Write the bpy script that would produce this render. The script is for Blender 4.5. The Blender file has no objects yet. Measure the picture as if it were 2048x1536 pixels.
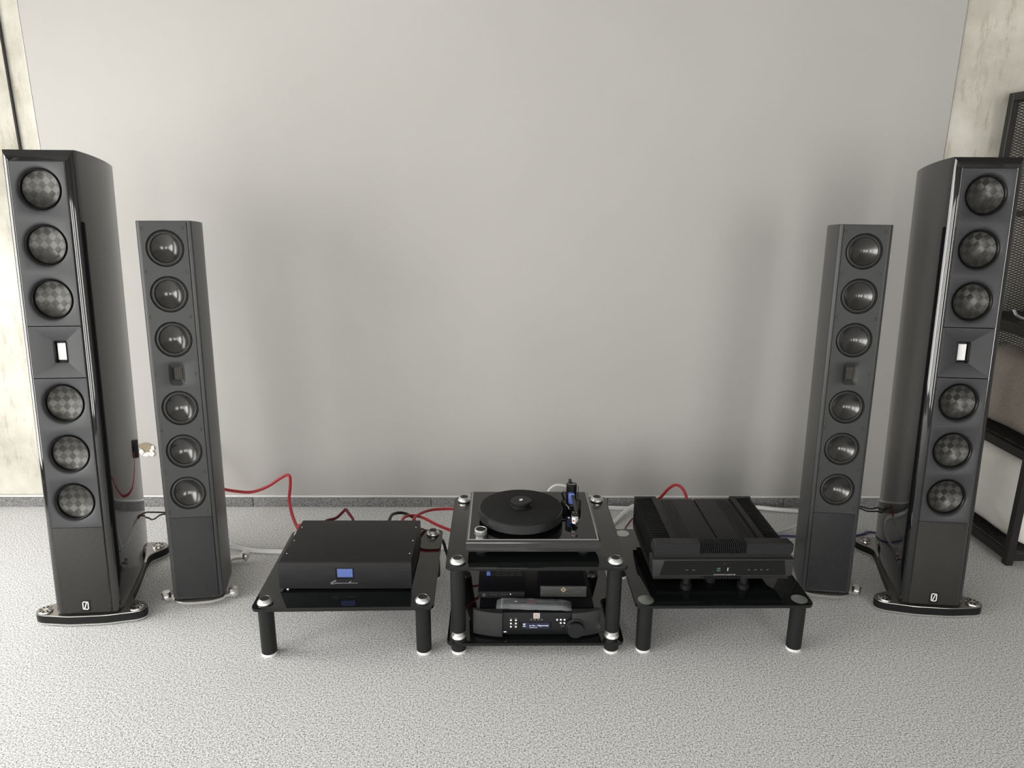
import bpy, bmesh, math, random
from math import sin, cos, pi, radians, sqrt, atan2
from mathutils import Matrix, Vector, noise

random.seed(7)
scene = bpy.context.scene
COL = scene.collection

# ------------------------------------------------------------------ camera
F_PX, PITCH, CAM_H, YAW, ROLL = 1456.7, 0.2733, 1.4824, -0.0145, -0.0074
cam_data = bpy.data.cameras.new('camera')
cam = bpy.data.objects.new('camera', cam_data)
COL.objects.link(cam)
cam_data.sensor_fit = 'HORIZONTAL'
cam_data.sensor_width = 36.0
cam_data.lens = F_PX / 2048 * 36.0
cam_data.clip_start = 0.05
r0 = Vector((cos(YAW), sin(YAW), 0)); f0 = Vector((-sin(YAW), cos(YAW), 0)); zv = Vector((0, 0, 1))
FW = f0 * cos(PITCH) - zv * sin(PITCH); U0 = f0 * sin(PITCH) + zv * cos(PITCH)
RT = r0 * cos(ROLL) - U0 * sin(ROLL); UP = r0 * sin(ROLL) + U0 * cos(ROLL)
cam.matrix_world = Matrix(((RT.x, UP.x, -FW.x, 0), (RT.y, UP.y, -FW.y, 0), (RT.z, UP.z, -FW.z, CAM_H), (0, 0, 0, 1)))
scene.camera = cam

# ------------------------------------------------------------------ world (overcast daylight through the windows)
world = bpy.data.worlds.new('overcast_sky')
scene.world = world
world.use_nodes = True
bg = world.node_tree.nodes['Background']
bg.inputs['Color'].default_value = (1.0, 0.985, 0.955, 1)
bg.inputs['Strength'].default_value = 8.6

# room extents
X0, X1, Y0, YW, ZC = -3.0, 3.6, -3.2, 3.163, 3.0
# window openings: (wall, a0, a1, z0, z1)
WIN_LEFT = [(-2.6, -1.2), (-0.95, 0.9), (1.3, 2.6)]          # along y on the left wall
WIN_REAR = [(-2.7, -1.5), (-0.8, 0.3), (1.75, 3.2)]          # along x on the rear wall; unseen middle one added to brighten the low wall
WZ0, WZ1 = 0.12, 2.35

def portal(name, loc, rot, sx, sy):
    d = bpy.data.lights.new(name, 'AREA')
    d.shape = 'RECTANGLE'; d.size = sx; d.size_y = sy
    d.cycles.is_portal = True
    o = bpy.data.objects.new(name, d); COL.objects.link(o)
    o.location = loc; o.rotation_euler = rot
for a, b in WIN_LEFT:
    portal('window_portal', (X0 - .02, (a + b) / 2, (WZ0 + WZ1) / 2), (0, -pi / 2, 0), WZ1 - WZ0, b - a)
for a, b in WIN_REAR:
    portal('window_portal', ((a + b) / 2, Y0 - .02, (WZ0 + WZ1) / 2), (pi / 2, 0, 0), b - a, WZ1 - WZ0)

vs = scene.view_settings
vs.view_transform = 'Standard'; vs.look = 'None'; vs.gamma = 1.0; vs.use_curve_mapping = False
vs.exposure = 0.30

# ------------------------------------------------------------------ materials
def principled(name, base, rough=0.5, metal=0.0, coat=0.0, ior=1.5, spec=0.5, **kw):
    m = bpy.data.materials.new(name); m.use_nodes = True
    b = m.node_tree.nodes['Principled BSDF']
    b.inputs['Base Color'].default_value = (*base, 1)
    b.inputs['Roughness'].default_value = rough
    b.inputs['Metallic'].default_value = metal
    b.inputs['Coat Weight'].default_value = coat
    b.inputs['Coat Roughness'].default_value = 0.03
    b.inputs['IOR'].default_value = ior
    b.inputs['Specular IOR Level'].default_value = spec
    for k, v in kw.items():
        b.inputs[k.replace('_', ' ')].default_value = v
    return m
def nt(m):
    t = m.node_tree
    return t, t.nodes, t.links, t.nodes['Principled BSDF']
def coords(t, kind='Object', scale=(1, 1, 1), rot=(0, 0, 0)):
    c = t.nodes.new('ShaderNodeTexCoord'); mp = t.nodes.new('ShaderNodeMapping')
    mp.inputs['Scale'].default_value = scale; mp.inputs['Rotation'].default_value = rot
    t.links.new(c.outputs[kind], mp.inputs['Vector'])
    return mp.outputs['Vector']
def noise_tex(t, vec, scale, detail=2, rough=0.5):
    n = t.nodes.new('ShaderNodeTexNoise')
    n.inputs['Scale'].default_value = scale; n.inputs['Detail'].default_value = detail
    n.inputs['Roughness'].default_value = rough
    t.links.new(vec, n.inputs['Vector'])
    return n.outputs['Fac']
def ramp(t, fac, stops):
    r = t.nodes.new('ShaderNodeValToRGB')
    e = r.color_ramp.elements
    while len(e) < len(stops): e.new(0.5)
    for i, (p, c) in enumerate(stops):
        e[i].position = p; e[i].color = (*c, 1) if len(c) == 3 else c
    t.links.new(fac, r.inputs['Fac'])
    return r.outputs['Color']
def mixc(t, fac, a, b, mode='MIX'):
    m = t.nodes.new('ShaderNodeMix'); m.data_type = 'RGBA'; m.blend_type = mode
    for s, v in ((m.inputs[0], fac), (m.inputs[6], a), (m.inputs[7], b)):
        if hasattr(v, 'is_output'): t.links.new(v, s)
        elif isinstance(v, (int, float)): s.default_value = v
        else: s.default_value = (*v, 1)
    return m.outputs[2]
def bump(t, height, strength=0.3, dist=0.002):
    b = t.nodes.new('ShaderNodeBump')
    b.inputs['Strength'].default_value = strength; b.inputs['Distance'].default_value = dist
    t.links.new(height, b.inputs['Height'])
    return b.outputs['Normal']
def math_node(t, op, a, b=None):
    m = t.nodes.new('ShaderNodeMath'); m.operation = op
    for i, v in enumerate((a, b)):
        if v is None: continue
        if hasattr(v, 'is_output'): t.links.new(v, m.inputs[i])
        else: m.inputs[i].default_value = v
    return m.outputs[0]

M = {}
# painted plaster
m = M['paint'] = principled('grey_wall_paint', (.46, .455, .44), .75, spec=.3)
t, N, L, B = nt(m); v = coords(t)
L.new(mixc(t, ramp(t, noise_tex(t, v, 1.3, 3), [(.35, (0, 0, 0)), (.65, (1, 1, 1))]), (.445, .436, .416), (.465, .456, .437)), B.inputs['Base Color'])
L.new(bump(t, noise_tex(t, v, 90, 3), .12, .002), B.inputs['Normal'])
# concrete
def concrete(name, c0, c1, c2):
    m = principled(name, c1, .8, spec=.3)
    t, N, L, B = nt(m); v = coords(t)
    a = ramp(t, noise_tex(t, v, 2.2, 8, .62), [(.33, c0), (.48, c1), (.66, c2)])
    vor = N.new('ShaderNodeTexVoronoi'); vor.inputs['Scale'].default_value = 26
    L.new(v, vor.inputs['Vector'])
    pits = ramp(t, vor.outputs['Distance'], [(.03, (0, 0, 0)), (.07, (1, 1, 1))])
    gate = ramp(t, noise_tex(t, v, 9, 2), [(.55, (1, 1, 1)), (.6, (0, 0, 0))])
    pm = mixc(t, 1.0, pits, gate, 'LIGHTEN')
    a = mixc(t, 1.0, a, mixc(t, pm, (.55, .52, .45), (1, 1, 1)), 'MULTIPLY')
    st = ramp(t, noise_tex(t, coords(t, 'Object', (14, 14, 3), (0, .5, 0)), 1.6, 8, .75), [(.36, (.74, .71, .64)), (.46, (1, 1, 1))])
    a = mixc(t, .85, a, st, 'MULTIPLY')
    L.new(a, B.inputs['Base Color'])
    L.new(bump(t, noise_tex(t, v, 30, 8, .7), .25, .004), B.inputs['Normal'])
    return m
M['concrete'] = concrete('bare_concrete', (.41, .39, .33), (.58, .56, .49), (.72, .70, .63))
# carpet
m = M['carpet'] = principled('speckled_grey_carpet', (.3, .3, .31), .95, spec=.1)
t, N, L, B = nt(m); v = coords(t)
n1 = noise_tex(t, v, 420, 2, .6); n2 = noise_tex(t, v, 190, 2, .5); n3 = noise_tex(t, v, 700, 1, .5)
mixn = math_node(t, 'ADD', math_node(t, 'MULTIPLY', n1, .5), math_node(t, 'ADD', math_node(t, 'MULTIPLY', n2, .38), math_node(t, 'MULTIPLY', n3, .12)))
L.new(ramp(t, mixn, [(.40, (.11, .11, .111)), (.455, (.46, .46, .462)), (.515, (.79, .79, .792)), (.58, (.97, .97, .97))]), B.inputs['Base Color'])
L.new(bump(t, mixn, .55, .004), B.inputs['Normal'])
# skirting strip of the same carpet, darker
m = M['skirting'] = principled('dark_carpet_skirting', (.2, .2, .2), .95, spec=.1)
t, N, L, B = nt(m); v = coords(t)
n1 = noise_tex(t, v, 430, 2, .6)
L.new(ramp(t, n1, [(.33, (.06, .06, .06)), (.5, (.22, .22, .22)), (.66, (.55, .55, .55))]), B.inputs['Base Color'])
L.new(bump(t, n1, .6, .004), B.inputs['Normal'])
M['caulk'] = principled('white_caulk', (.72, .72, .70), .5)
M['paintchip'] = principled('chipped_plaster_edge', (.58, .575, .55), .8)
M['ceiling'] = principled('concrete_ceiling', (.22, .215, .2), .9)
M['roomwall'] = principled('grey_room_wall', (.34, .335, .32), .9)
M['frame'] = principled('dark_window_frame', (.05, .05, .055), .4)
M['gloss'] = principled('piano_black_lacquer', (.006, .006, .007), .045, ior=1.78)
M['chamfer'] = M['gloss']
M['baffle'] = principled('satin_charcoal_baffle', (.030, .032, .034), .45, spec=.4)
M['baffle2'] = principled('satin_graphite_baffle', (.026, .0275, .0285), .48, spec=.4)
M['side2'] = principled('satin_black_side', (.026, .027, .028), .34)
M['rubber'] = principled('black_rubber', (.012, .012, .012), .5)
M['rim'] = principled('black_plastic_rim', (.006, .006, .006), .28, spec=.3)
M['seam'] = principled('black_seam', (.004, .004, .004), .6)
M['black'] = principled('satin_black_metal', (.008, .008, .0085), .42, spec=.28)
M['blackmatte'] = principled('matte_black_metal', (.010, .010, .0105), .5, spec=.3)
M['glass'] = principled('black_glass', (.006, .007, .007), .025, ior=1.5)
M['glassedge'] = principled('green_glass_edge', (.03, .05, .045), .06, ior=1.5)
M['chrome'] = principled('brushed_chrome', (.80, .80, .79), .16, 1.0)
M['silver'] = principled('satin_silver', (.74, .73, .70), .28, 1.0)
M['whitering'] = principled('white_foot_ring', (.75, .75, .74), .4)
M['plate'] = principled('dark_anodised_plate', (.34, .33, .31), .30, .9)
M['platebright'] = principled('bright_plate_edge', (.78, .78, .76), .25, .9)
M['ribbon'] = principled('white_ribbon', (.88, .88, .87), .35)
M['gold'] = principled('gold_lines', (.034, .029, .014), .5, .2)
M['logo'] = principled('white_logo', (.85, .85, .85), .4)
M['greyprint'] = principled('grey_print', (.35, .35, .36), .5)
M['dimprint'] = principled('dim_print', (.07, .07, .07), .5)
M['fingrey'] = principled('bright_text', (.42, .42, .42), .5)
M['redcable'] = principled('red_braided_cable', (.42, .018, .025), .45)
M['darkred'] = principled('dark_red_cable', (.14, .008, .012), .5)
M['whitecable'] = principled('white_cable', (.90, .90, .91), .4)
M['greycable'] = principled('pale_grey_cable', (.52, .53, .55), .4)
M['bluecable'] = principled('violet_blue_cable', (.06, .06, .22), .4)
M['blackcable'] = principled('black_cable', (.008, .008, .009), .45)
M['blue'] = principled('blue_plastic', (.10, .16, .50), .3)
M['plaster'] = principled('crumbled_white_plaster', (.82, .81, .78), .9)
M['brick'] = principled('raw_brown_cavity', (.30, .25, .17), .95)
M['moonface'] = principled('graphite_cheek', (.030, .030, .031), .42, spec=.35)
M['moonmid'] = principled('black_fascia', (.008, .008, .009), .3)
M['moonbody'] = principled('black_case', (.004, .004, .006), .45, spec=.25)
M['button'] = principled('white_button', (.9, .9, .9), .3)
M['emblem'] = principled('silver_emblem', (.78, .72, .66), .3, .6)
M['felt'] = principled('black_felt_mat', (.017, .017, .018), .8, spec=.2)
M['platter'] = principled('black_platter', (.018, .018, .019), .28)
M['plinth'] = principled('black_acrylic_plinth', (.006, .006, .007), .03)
M['plinthedge'] = principled('smoked_acrylic_edge', (.035, .035, .036), .12)
M['lip'] = principled('frosted_lip_painted_glint', (.30, .30, .30), .18, ior=1.7)  # pale tone paints the window's reflection along the plinth edge
M['screwdark'] = principled('dark_screw', (.012, .012, .012), .5)
M['puckmetal'] = principled('satin_aluminium', (.86, .86, .85), .30, .85)
M['trimdark'] = principled('polished_black_trim', (.03, .03, .03), .12, ior=2.2)
m = M['discalu'] = principled('pale_alu_disc', (.50, .54, .51), .3, .85)
t, N, L, B = nt(m)
B.inputs['Anisotropic'].default_value = .7
tg = N.new('ShaderNodeTangent'); tg.direction_type = 'RADIAL'; tg.axis = 'Z'; L.new(tg.outputs['Tangent'], B.inputs['Tangent'])
M['postblack'] = principled('black_steel_post', (.012, .011, .010), .45)
M['meshblack'] = principled('black_expanded_mesh', (.010, .010, .010), .5)
M['band'] = principled('silver_band', (.75, .76, .78), .2, .8)
M['socket'] = principled('black_socket_plastic', (.012, .012, .013), .3)
# brushed black fascia
m = M['brushed'] = principled('brushed_black_fascia', (.016, .016, .017), .42, spec=.28)
t, N, L, B = nt(m); v = coords(t, 'Object', (3, 3, 160))
L.new(ramp(t, noise_tex(t, v, 4, 3), [(.3, (.010, .010, .011)), (.7, (.022, .022, .024))]), B.inputs['Base Color'])
m = M['brushedlight'] = principled('brushed_dark_grey', (.06, .06, .058), .4, .3)
t, N, L, B = nt(m); v = coords(t, 'Object', (8, 8, 160))
L.new(ramp(t, noise_tex(t, v, 4, 3), [(.3, (.035, .035, .034)), (.7, (.10, .10, .097))]), B.inputs['Base Color'])
# carbon twill: diagonal ribs
def twill(name, c0, c1, scale, rot, rough):
    m = principled(name, c0, rough, spec=.25)
    t, N, L, B = nt(m); v = coords(t, 'Object', (1, 0, 1), (0, rot, 0))
    w = N.new('ShaderNodeTexWave'); w.wave_type = 'BANDS'; w.bands_direction = 'X'
    w.inputs['Scale'].default_value = scale
    L.new(v, w.inputs['Vector'])
    L.new(ramp(t, w.outputs['Fac'], [(.25, c0), (.75, c1)]), B.inputs['Base Color'])
    L.new(bump(t, w.outputs['Fac'], .5, .001), B.inputs['Normal'])
    return m
M['twill_big'] = twill('diagonal_weave_panel', (.008, .0075, .007), (.048, .046, .043), 75, radians(-45), .4)
M['twill_small'] = twill('diagonal_ribbed_panel', (.003, .003, .0035), (.046, .047, .050), 75, radians(45), .4)
# spread-tow checker cone
m = M['checker'] = principled('spread_tow_checker_cone', (.12, .12, .115), .30, .65)
t, N, L, B = nt(m); v = coords(t, 'Object', (1, 0, 1), (0, radians(45), 0))
ck = N.new('ShaderNodeTexChecker'); ck.inputs['Scale'].default_value = 52
L.new(v, ck.inputs['Vector'])
ck.inputs['Color1'].default_value = (1, 1, 1, 1); ck.inputs['Color2'].default_value = (0, 0, 0, 1)
L.new(mixc(t, ck.outputs['Fac'], (.036, .035, .033), (.066, .065, .061)), B.inputs['Base Color'])
B.inputs['Anisotropic'].default_value = .85
tg = N.new('ShaderNodeTangent'); tg.direction_type = 'UV_MAP'; L.new(tg.outputs['Tangent'], B.inputs['Tangent'])
L.new(math_node(t, 'ADD', math_node(t, 'MULTIPLY', ck.outputs['Fac'], .25), .125), B.inputs['Anisotropic Rotation'])
# spun cone
m = M['spun'] = principled('dark_spun_cone', (.085, .085, .083), .20, .8)
t, N, L, B = nt(m)
B.inputs['Anisotropic'].default_value = .6
tg = N.new('ShaderNodeTangent'); tg.direction_type = 'RADIAL'; tg.axis = 'Y'; L.new(tg.outputs['Tangent'], B.inputs['Tangent'])
# fabric
def fabric(name, c0, c1, sc):
    m = principled(name, c0, .9, spec=.15)
    t, N, L, B = nt(m); v = coords(t)
    n = noise_tex(t, v, sc, 3, .6)
    L.new(ramp(t, n, [(.35, c0), (.65, c1)]), B.inputs['Base Color'])
    L.new(bump(t, n, .35, .002), B.inputs['Normal'])
    return m
M['whitefab'] = fabric('cream_woven_fabric', (.82, .80, .74), (.93, .91, .86), 420)
M['brownfab'] = fabric('taupe_fleece', (.27, .235, .205), (.40, .355, .315), 260)
# lit displays
def emit(name, c, s, base=(0, 0, 0)):
    m = principled(name, base, .3)
    b = m.node_tree.nodes['Principled BSDF']
    b.inputs['Emission Color'].default_value = (*c, 1); b.inputs['Emission Strength'].default_value = s
    return m
m = M['bluescreen'] = emit('lit_blue_display', (.11, .17, .5), 1.0)
t, N, L, B = nt(m); v = coords(t, 'Object', (1, 1, 1))
L.new(ramp(t, noise_tex(t, v, 330, 2), [(.42, (.10, .16, .50)), (.58, (.22, .30, .72))]), B.inputs['Emission Color']); B.inputs['Emission Strength'].default_value = .62
M['oled'] = emit('lit_white_text', (.85, .88, 1.0), 1.0)
M['oledblue'] = emit('dim_violet_display', (.03, .03, .08), .6)
M['goldlogo'] = principled('pale_gold_logo', (.85, .70, .42), .3, .5)
M['green'] = emit('lit_green_text', (.3, .75, .65), .45)
M['led'] = emit('lit_led', (1, .9, .7), 1.2)
M['redled'] = emit('dim_red_led', (.03, .004, .006), .5)
# clear plastic bag
m = M['bag'] = principled('clear_plastic_bag', (.88, .93, .95), .10, Alpha=.16)
M['bagseal'] = principled('white_zip_seal', (.8, .82, .82), .3, Alpha=.8)
M['windowglass'] = principled('window_pane_glass', (.9, .93, .92), .0, Alpha=.06)

# ------------------------------------------------------------------ mesh building
def catmull(pts, k=6, closed=False):
    P = [Vector(p) for p in pts]; out = []; n = len(P)
    rng = range(n) if closed else range(n - 1)
    for i in rng:
        a = P[(i - 1) % n] if (closed or i > 0) else P[0] * 2 - P[1]
        b = P[i]; c = P[(i + 1) % n]
        d = P[(i + 2) % n] if (closed or i + 2 < n) else P[-1] * 2 - P[-2]
        for j in range(k):
            s = j / k
            out.append(.5 * ((2 * b) + (c - a) * s + (2 * a - 5 * b + 4 * c - d) * s * s + (3 * b - a - 3 * c + d) * s ** 3))
    if not closed: out.append(P[-1])
    return out

class MB:
    def __init__(self): self.v = []; self.f = []
    def quadloop(self, loops, closed=True, cap0=False, cap1=False):
        base = len(self.v); n = len(loops[0])
        for l in loops: self.v += [tuple(p) for p in l]
        for i in range(len(loops) - 1):
            for j in range(n if closed else n - 1):
                a = base + i * n + j; b = base + i * n + (j + 1) % n
                self.f.append((a, b, b + n, a + n))
        if cap0: self.f.append(tuple(base + j for j in reversed(range(n))))
        if cap1: self.f.append(tuple(base + (len(loops) - 1) * n + j for j in range(n)))
        return self
    def box(self, x0, x1, y0, y1, z0, z1):
        b = len(self.v)
        self.v += [(x0, y0, z0), (x1, y0, z0), (x1, y1, z0), (x0, y1, z0), (x0, y0, z1), (x1, y0, z1), (x1, y1, z1), (x0, y1, z1)]
        for q in ((0, 3, 2, 1), (4, 5, 6, 7), (0, 1, 5, 4), (1, 2, 6, 5), (2, 3, 7, 6), (3, 0, 4, 7)):
            self.f.append(tuple(b + i for i in q))
        return self
    def prism(self, poly, z0, z1):
        return self.quadloop([[(x, y, z0) for x, y in poly], [(x, y, z1) for x, y in poly]], True, True, True)
    def prism_y(self, poly, y0, y1):          # poly in x,z ; extruded along y
        return self.quadloop([[(x, y1, z) for x, z in poly], [(x, y0, z) for x, z in poly]], True, True, True)
    def lathe(self, prof, c=(0, 0, 0), axis='z', n=32, cap=True):
        loops = []
        for r, h in prof:
            l = []
            for j in range(n):
                a = 2 * pi * j / n
                if axis == 'z': l.append((c[0] + r * cos(a), c[1] + r * sin(a), c[2] + h))
                elif axis == 'y': l.append((c[0] + r * sin(a), c[1] + h, c[2] + r * cos(a)))
                else: l.append((c[0] + h, c[1] + r * cos(a), c[2] + r * sin(a)))
            loops.append(l)
        return self.quadloop(loops, True, cap and prof[0][0] > 1e-6, cap and prof[-1][0] > 1e-6)
    def tube(self, pts, r, n=8, smooth=6):
        P = catmull(pts, smooth) if smooth else [Vector(p) for p in pts]
        loops = []; T = (P[1] - P[0]).normalized()
        nrm = T.orthogonal().normalized()
        for i, p in enumerate(P):
            t = (P[min(i + 1, len(P) - 1)] - P[max(i - 1, 0)]).normalized()
            nrm = (nrm - t * nrm.dot(t)).normalized(); bn = t.cross(nrm)
            loops.append([p + (nrm * cos(2 * pi * j / n) + bn * sin(2 * pi * j / n)) * r for j in range(n)])
        return self.quadloop(loops, True, True, True)
    def mesh(self, name, bevel=0, seg=2, angle=35, uv=False):
        me = bpy.data.meshes.new(name)
        me.from_pydata(self.v, [], self.f)
        bm = bmesh.new(); bm.from_mesh(me)
        bmesh.ops.recalc_face_normals(bm, faces=bm.faces)
        if bevel:
            es = [e for e in bm.edges if len(e.link_faces) == 2 and e.calc_face_angle() > radians(30)]
            bmesh.ops.bevel(bm, geom=es, offset=bevel, segments=seg, profile=.6, affect='EDGES', clamp_overlap=True)
        if uv:
            lay = bm.loops.layers.uv.new('UVMap')
            for f in bm.faces:
                for l in f.loops: l[lay].uv = (l.vert.co.x * 5 + .5, l.vert.co.z * 5 + .5)
        bm.to_mesh(me); bm.free()
        me.polygons.foreach_set('use_smooth', [True] * len(me.polygons))
        me.set_sharp_from_angle(angle=radians(angle))
        me.update()
        return me

CACHE = {}
def cached(key, fn):
    if key not in CACHE: CACHE[key] = fn()
    return CACHE[key]
def put(name, me, mat, parent=None, loc=(0, 0, 0), rot=(0, 0, 0), label=None):
    if mat is not None and not me.materials: me.materials.append(mat)
    o = bpy.data.objects.new(name, me); COL.objects.link(o)
    o.location = loc; o.rotation_euler = rot
    if parent is not None: o.parent = parent
    if label: o['label'] = label
    return o
def thing(name, label, cat, loc=(0, 0, 0), rz=0, group=None):
    o = bpy.data.objects.new(name, None); COL.objects.link(o)
    o.location = loc; o.rotation_euler = (0, 0, rz); o.empty_display_size = .05
    o['label'] = label; o['category'] = cat
    if group: o['group'] = group
    return o
def tag(o, label, cat, group=None):
    o['label'] = label; o['category'] = cat
    if group: o['group'] = group
    return o
def struct(o, label=None):
    o['kind'] = 'structure'
    if label: o['label'] = label
    return o
def rrect(x0, x1, y0, y1, r, n=6):
    out = []
    for cx, cy, a in ((x1 - r, y1 - r, 0), (x0 + r, y1 - r, pi / 2), (x0 + r, y0 + r, pi), (x1 - r, y0 + r, 3 * pi / 2)):
        for k in range(n + 1):
            b = a + pi / 2 * k / n
            out.append((cx + r * cos(b), cy + r * sin(b)))
    return out
def text_mesh(s, size, depth=.0004, align='CENTER', shear=0, space=1.0):
    c = bpy.data.curves.new('lettering', 'FONT')
    c.body = s; c.size = size; c.extrude = depth / 2; c.align_x = align; c.align_y = 'CENTER'; c.shear = shear
    c.space_character = space; c.resolution_u = 3
    o = bpy.data.objects.new('lettering', c); COL.objects.link(o)
    bpy.context.view_layer.update()
    me = bpy.data.meshes.new_from_object(o.evaluated_get(bpy.context.evaluated_depsgraph_get()))
    bpy.data.objects.remove(o); bpy.data.curves.remove(c)
    return me
def letter_front(s, size, x, y, z, mat, parent, name='lettering', **kw):      # on a face that looks towards -y
    me = text_mesh(s, size, **kw); me.transform(Matrix.Rotation(pi / 2, 4, 'X')); me.materials.clear()
    return put(name, me, mat, parent, (x, y, z))
def letter_top(s, size, x, y, z, mat, parent, name='lettering', **kw):
    me = text_mesh(s, size, **kw); me.materials.clear()
    return put(name, me, mat, parent, (x, y, z))

# ================================================================== THE ROOM
bd = MB(); bd.box(X0 - .2, X1 + .2, Y0 - .2, YW + .2, -.12, 0)
struct(put('floor', bd.mesh('floor'), M['carpet']), 'light grey speckled carpet floor')
struct(put('ceiling', MB().box(X0 - .2, X1 + .2, Y0 - .2, YW + .2, ZC, ZC + .12).mesh('ceiling'), M['ceiling']))
XL, XR = -1.893, 1.838
wall = struct(put('wall_back', MB().box(XL, XR, YW - .006, YW + .2, 0, ZC).mesh('wall_back'), M['paint']), 'grey painted plaster back wall')
struct(put('wall_back_left', MB().box(X0, XL, YW, YW + .2, 0, ZC).mesh('wall_back_left'), M['concrete']), 'bare concrete left of the painted wall')
struct(put('wall_back_right', MB().box(XR, X1, YW, YW + .2, 0, ZC).mesh('wall_back_right'), M['concrete']), 'bare concrete right of the painted wall')
struct(put('wall_right', MB().box(X1, X1 + .2, Y0, YW, 0, ZC).mesh('wall_right'), M['roomwall']))
# crumbly paint edges beside the concrete
def ragged(x, side, name):
    b = MB(); pts = []
    z = 0.05; loops = []
    while z < ZC:
        w = .002 + .006 * max(0, noise.noise((z * 9, side * 3.1, 0))) + .002 * noise.noise((z * 40, side, 2))
        loops.append([(x, YW - .0075, z), (x - side * w * -1, YW - .0035, z), (x - side * (w + .004) * -1, YW - .0002, z)])
        z += .02
    b.quadloop(loops, closed=False)
    return put(name, b.mesh(name, angle=60), M['paintchip'], wall, label='thin ragged plaster edge')
ragged(XL, -1, 'paint_edge'); ragged(XR, 1, 'paint_edge')
# left wall with windows
def wall_with_openings(name, along, pos, outer, a0, a1, wins):
    b = MB()
    def bx(p, q, z0, z1):
        if along == 'y': b.box(min(pos, outer), max(pos, outer), p, q, z0, z1)
        else: b.box(p, q, min(pos, outer), max(pos, outer), z0, z1)
    bx(a0, a1, 0, WZ0); bx(a0, a1, WZ1, ZC)
    edges = [a0] + [e for w in wins for e in w] + [a1]
    for i in range(0, len(edges), 2): bx(edges[i], edges[i + 1], WZ0, WZ1)
    return struct(put(name, b.mesh(name), M['roomwall']))
wall_with_openings('wall_left', 'y', X0, X0 - .2, Y0, YW, WIN_LEFT)
wall_with_openings('wall_rear', 'x', Y0, Y0 - .2, X0 - .2, X1 + .2, WIN_REAR)
def window(n, along, pos, a, b_):
    fr = MB()
    def bx(mb, p, q, z0, z1, th):
        if along == 'y': mb.box(pos - .10 - th, pos - .10 + th, p, q, z0, z1)
        else: mb.box(p, q, pos - .10 - th, pos - .10 + th, z0, z1)
    bx(fr, a, b_, WZ0, WZ0 + .06, .03); bx(fr, a, b_, WZ1 - .06, WZ1, .03)
    bx(fr, a, a + .06, WZ0 + .06, WZ1 - .06, .03); bx(fr, b_ - .06, b_, WZ0 + .06, WZ1 - .06, .03)
    c = (a + b_) / 2
    bx(fr, c - .035, c + .035, WZ0 + .06, WZ1 - .06, .03)
    w = struct(put('window_%d' % n, fr.mesh('window_frame'), M['frame']))
    for p, q in ((a + .06, c - .035), (c + .035, b_ - .06)):
        g = MB(); bx(g, p, q, WZ0 + .06, WZ1 - .06, .004)
        put('pane', g.mesh('pane'), M['windowglass'], w)
k = 1
for a, b_ in WIN_LEFT: window(k, 'y', X0, a, b_); k += 1
for a, b_ in WIN_REAR: window(k, 'x', Y0, a, b_); k += 1
# skirting: carpet strips butted together, white caulk bead along the top
base = bpy.data.objects.new('baseboard_back', None); COL.objects.link(base)
struct(base, 'speckled dark grey carpet skirting strip')
joints = [X0, -2.82, -1.99, -1.16, -.33, .50, 1.33, 2.16, 2.99, X1]
for i in range(len(joints) - 1):
    put('skirting_strip', MB().box(joints[i] + .0015, joints[i + 1] - .0015, YW - .022, YW, 0, .046).mesh('skirting_strip', .002), M['skirting'], base)
put('caulk_bead', MB().tube([(x, YW - .010, .049 + .0008 * sin(x * 9)) for x in [X0 + i * .1 for i in range(70)]], .0065, 8, 1).mesh('caulk_bead'), M['caulk'], base)
# broken plaster hole
hx, hz = -1.627, .279
cav = MB(); loops = []
for rr, d in ((.030, -.003), (.022, -.0015), (0.001, -.0005)):
    loops.append([(hx - .004 + rr * 1.0 * cos(a) * (1 + .2 * sin(3 * a)), YW - .006 + d, hz + .012 + rr * .75 * sin(a)) for a in [2 * pi * j / 24 for j in range(24)]])
cav.quadloop(loops, True, False, True)
hole = put('plaster_hole', cav.mesh('plaster_hole'), M['brick'], wall, label='brown cavity knocked into the plaster')
cr = MB(); rnd = random.Random(3)
for j in range(30):
    a = -pi * .98 + pi * 1.15 * j / 30
    rr = .027 + rnd.uniform(-.006, .010)
    px, pz = hx + rr * cos(a) * .95, hz + rr * sin(a) * .95
    s = rnd.uniform(.004, .009)
    pts = [(px + s * cos(q) * rnd.uniform(.6, 1.2), pz + s * sin(q) * rnd.uniform(.6, 1.2)) for q in [2 * pi * u / 6 for u in range(6)]]
    cr.prism_y(pts, YW - .006 - rnd.uniform(.002, .007), YW - .004)
put('plaster_crumbs', cr.mesh('plaster_crumbs'), M['plaster'], hole, label='white broken plaster rim')

# ================================================================== BIG TOWER SPEAKERS
def plate_with_loops(w0, w1, cells):
    """front plate in x,z at y=0; cells: (za, zb, [list of (outline fn(angle)->(x,z), y)])"""
    b = MB()
    for za, zb, loops in cells:
        zc = (za + zb) / 2
        cz = loops[0][2]
        n = 64
        angs = sorted([2 * pi * j / n for j in range(n)] + [atan2(s2 * 1.0, s1 * 1.0) % (2 * pi) for s1, s2 in
                      ((w1, zb - cz), (w0, zb - cz), (w0, za - cz), (w1, za - cz))])
        def edge(a):
            dx, dz = cos(a), sin(a); ts = []
            if abs(dx) > 1e-9: ts.append((w1 if dx > 0 else w0) / dx)
            if abs(dz) > 1e-9: ts.append(((zb if dz > 0 else za) - cz) / dz)
            tt = min(q for q in ts if q > 0)
            return (dx * tt, 0, cz + dz * tt)
        L_ = [[edge(a) for a in angs]]
        for fn, y, c_ in loops:
            L_.append([(fn(a)[0], y, c_ + fn(a)[1]) for a in angs])
        b.quadloop(L_, True)
    return b
def circ(r): return lambda a: (r * cos(a), r * sin(a))
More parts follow.
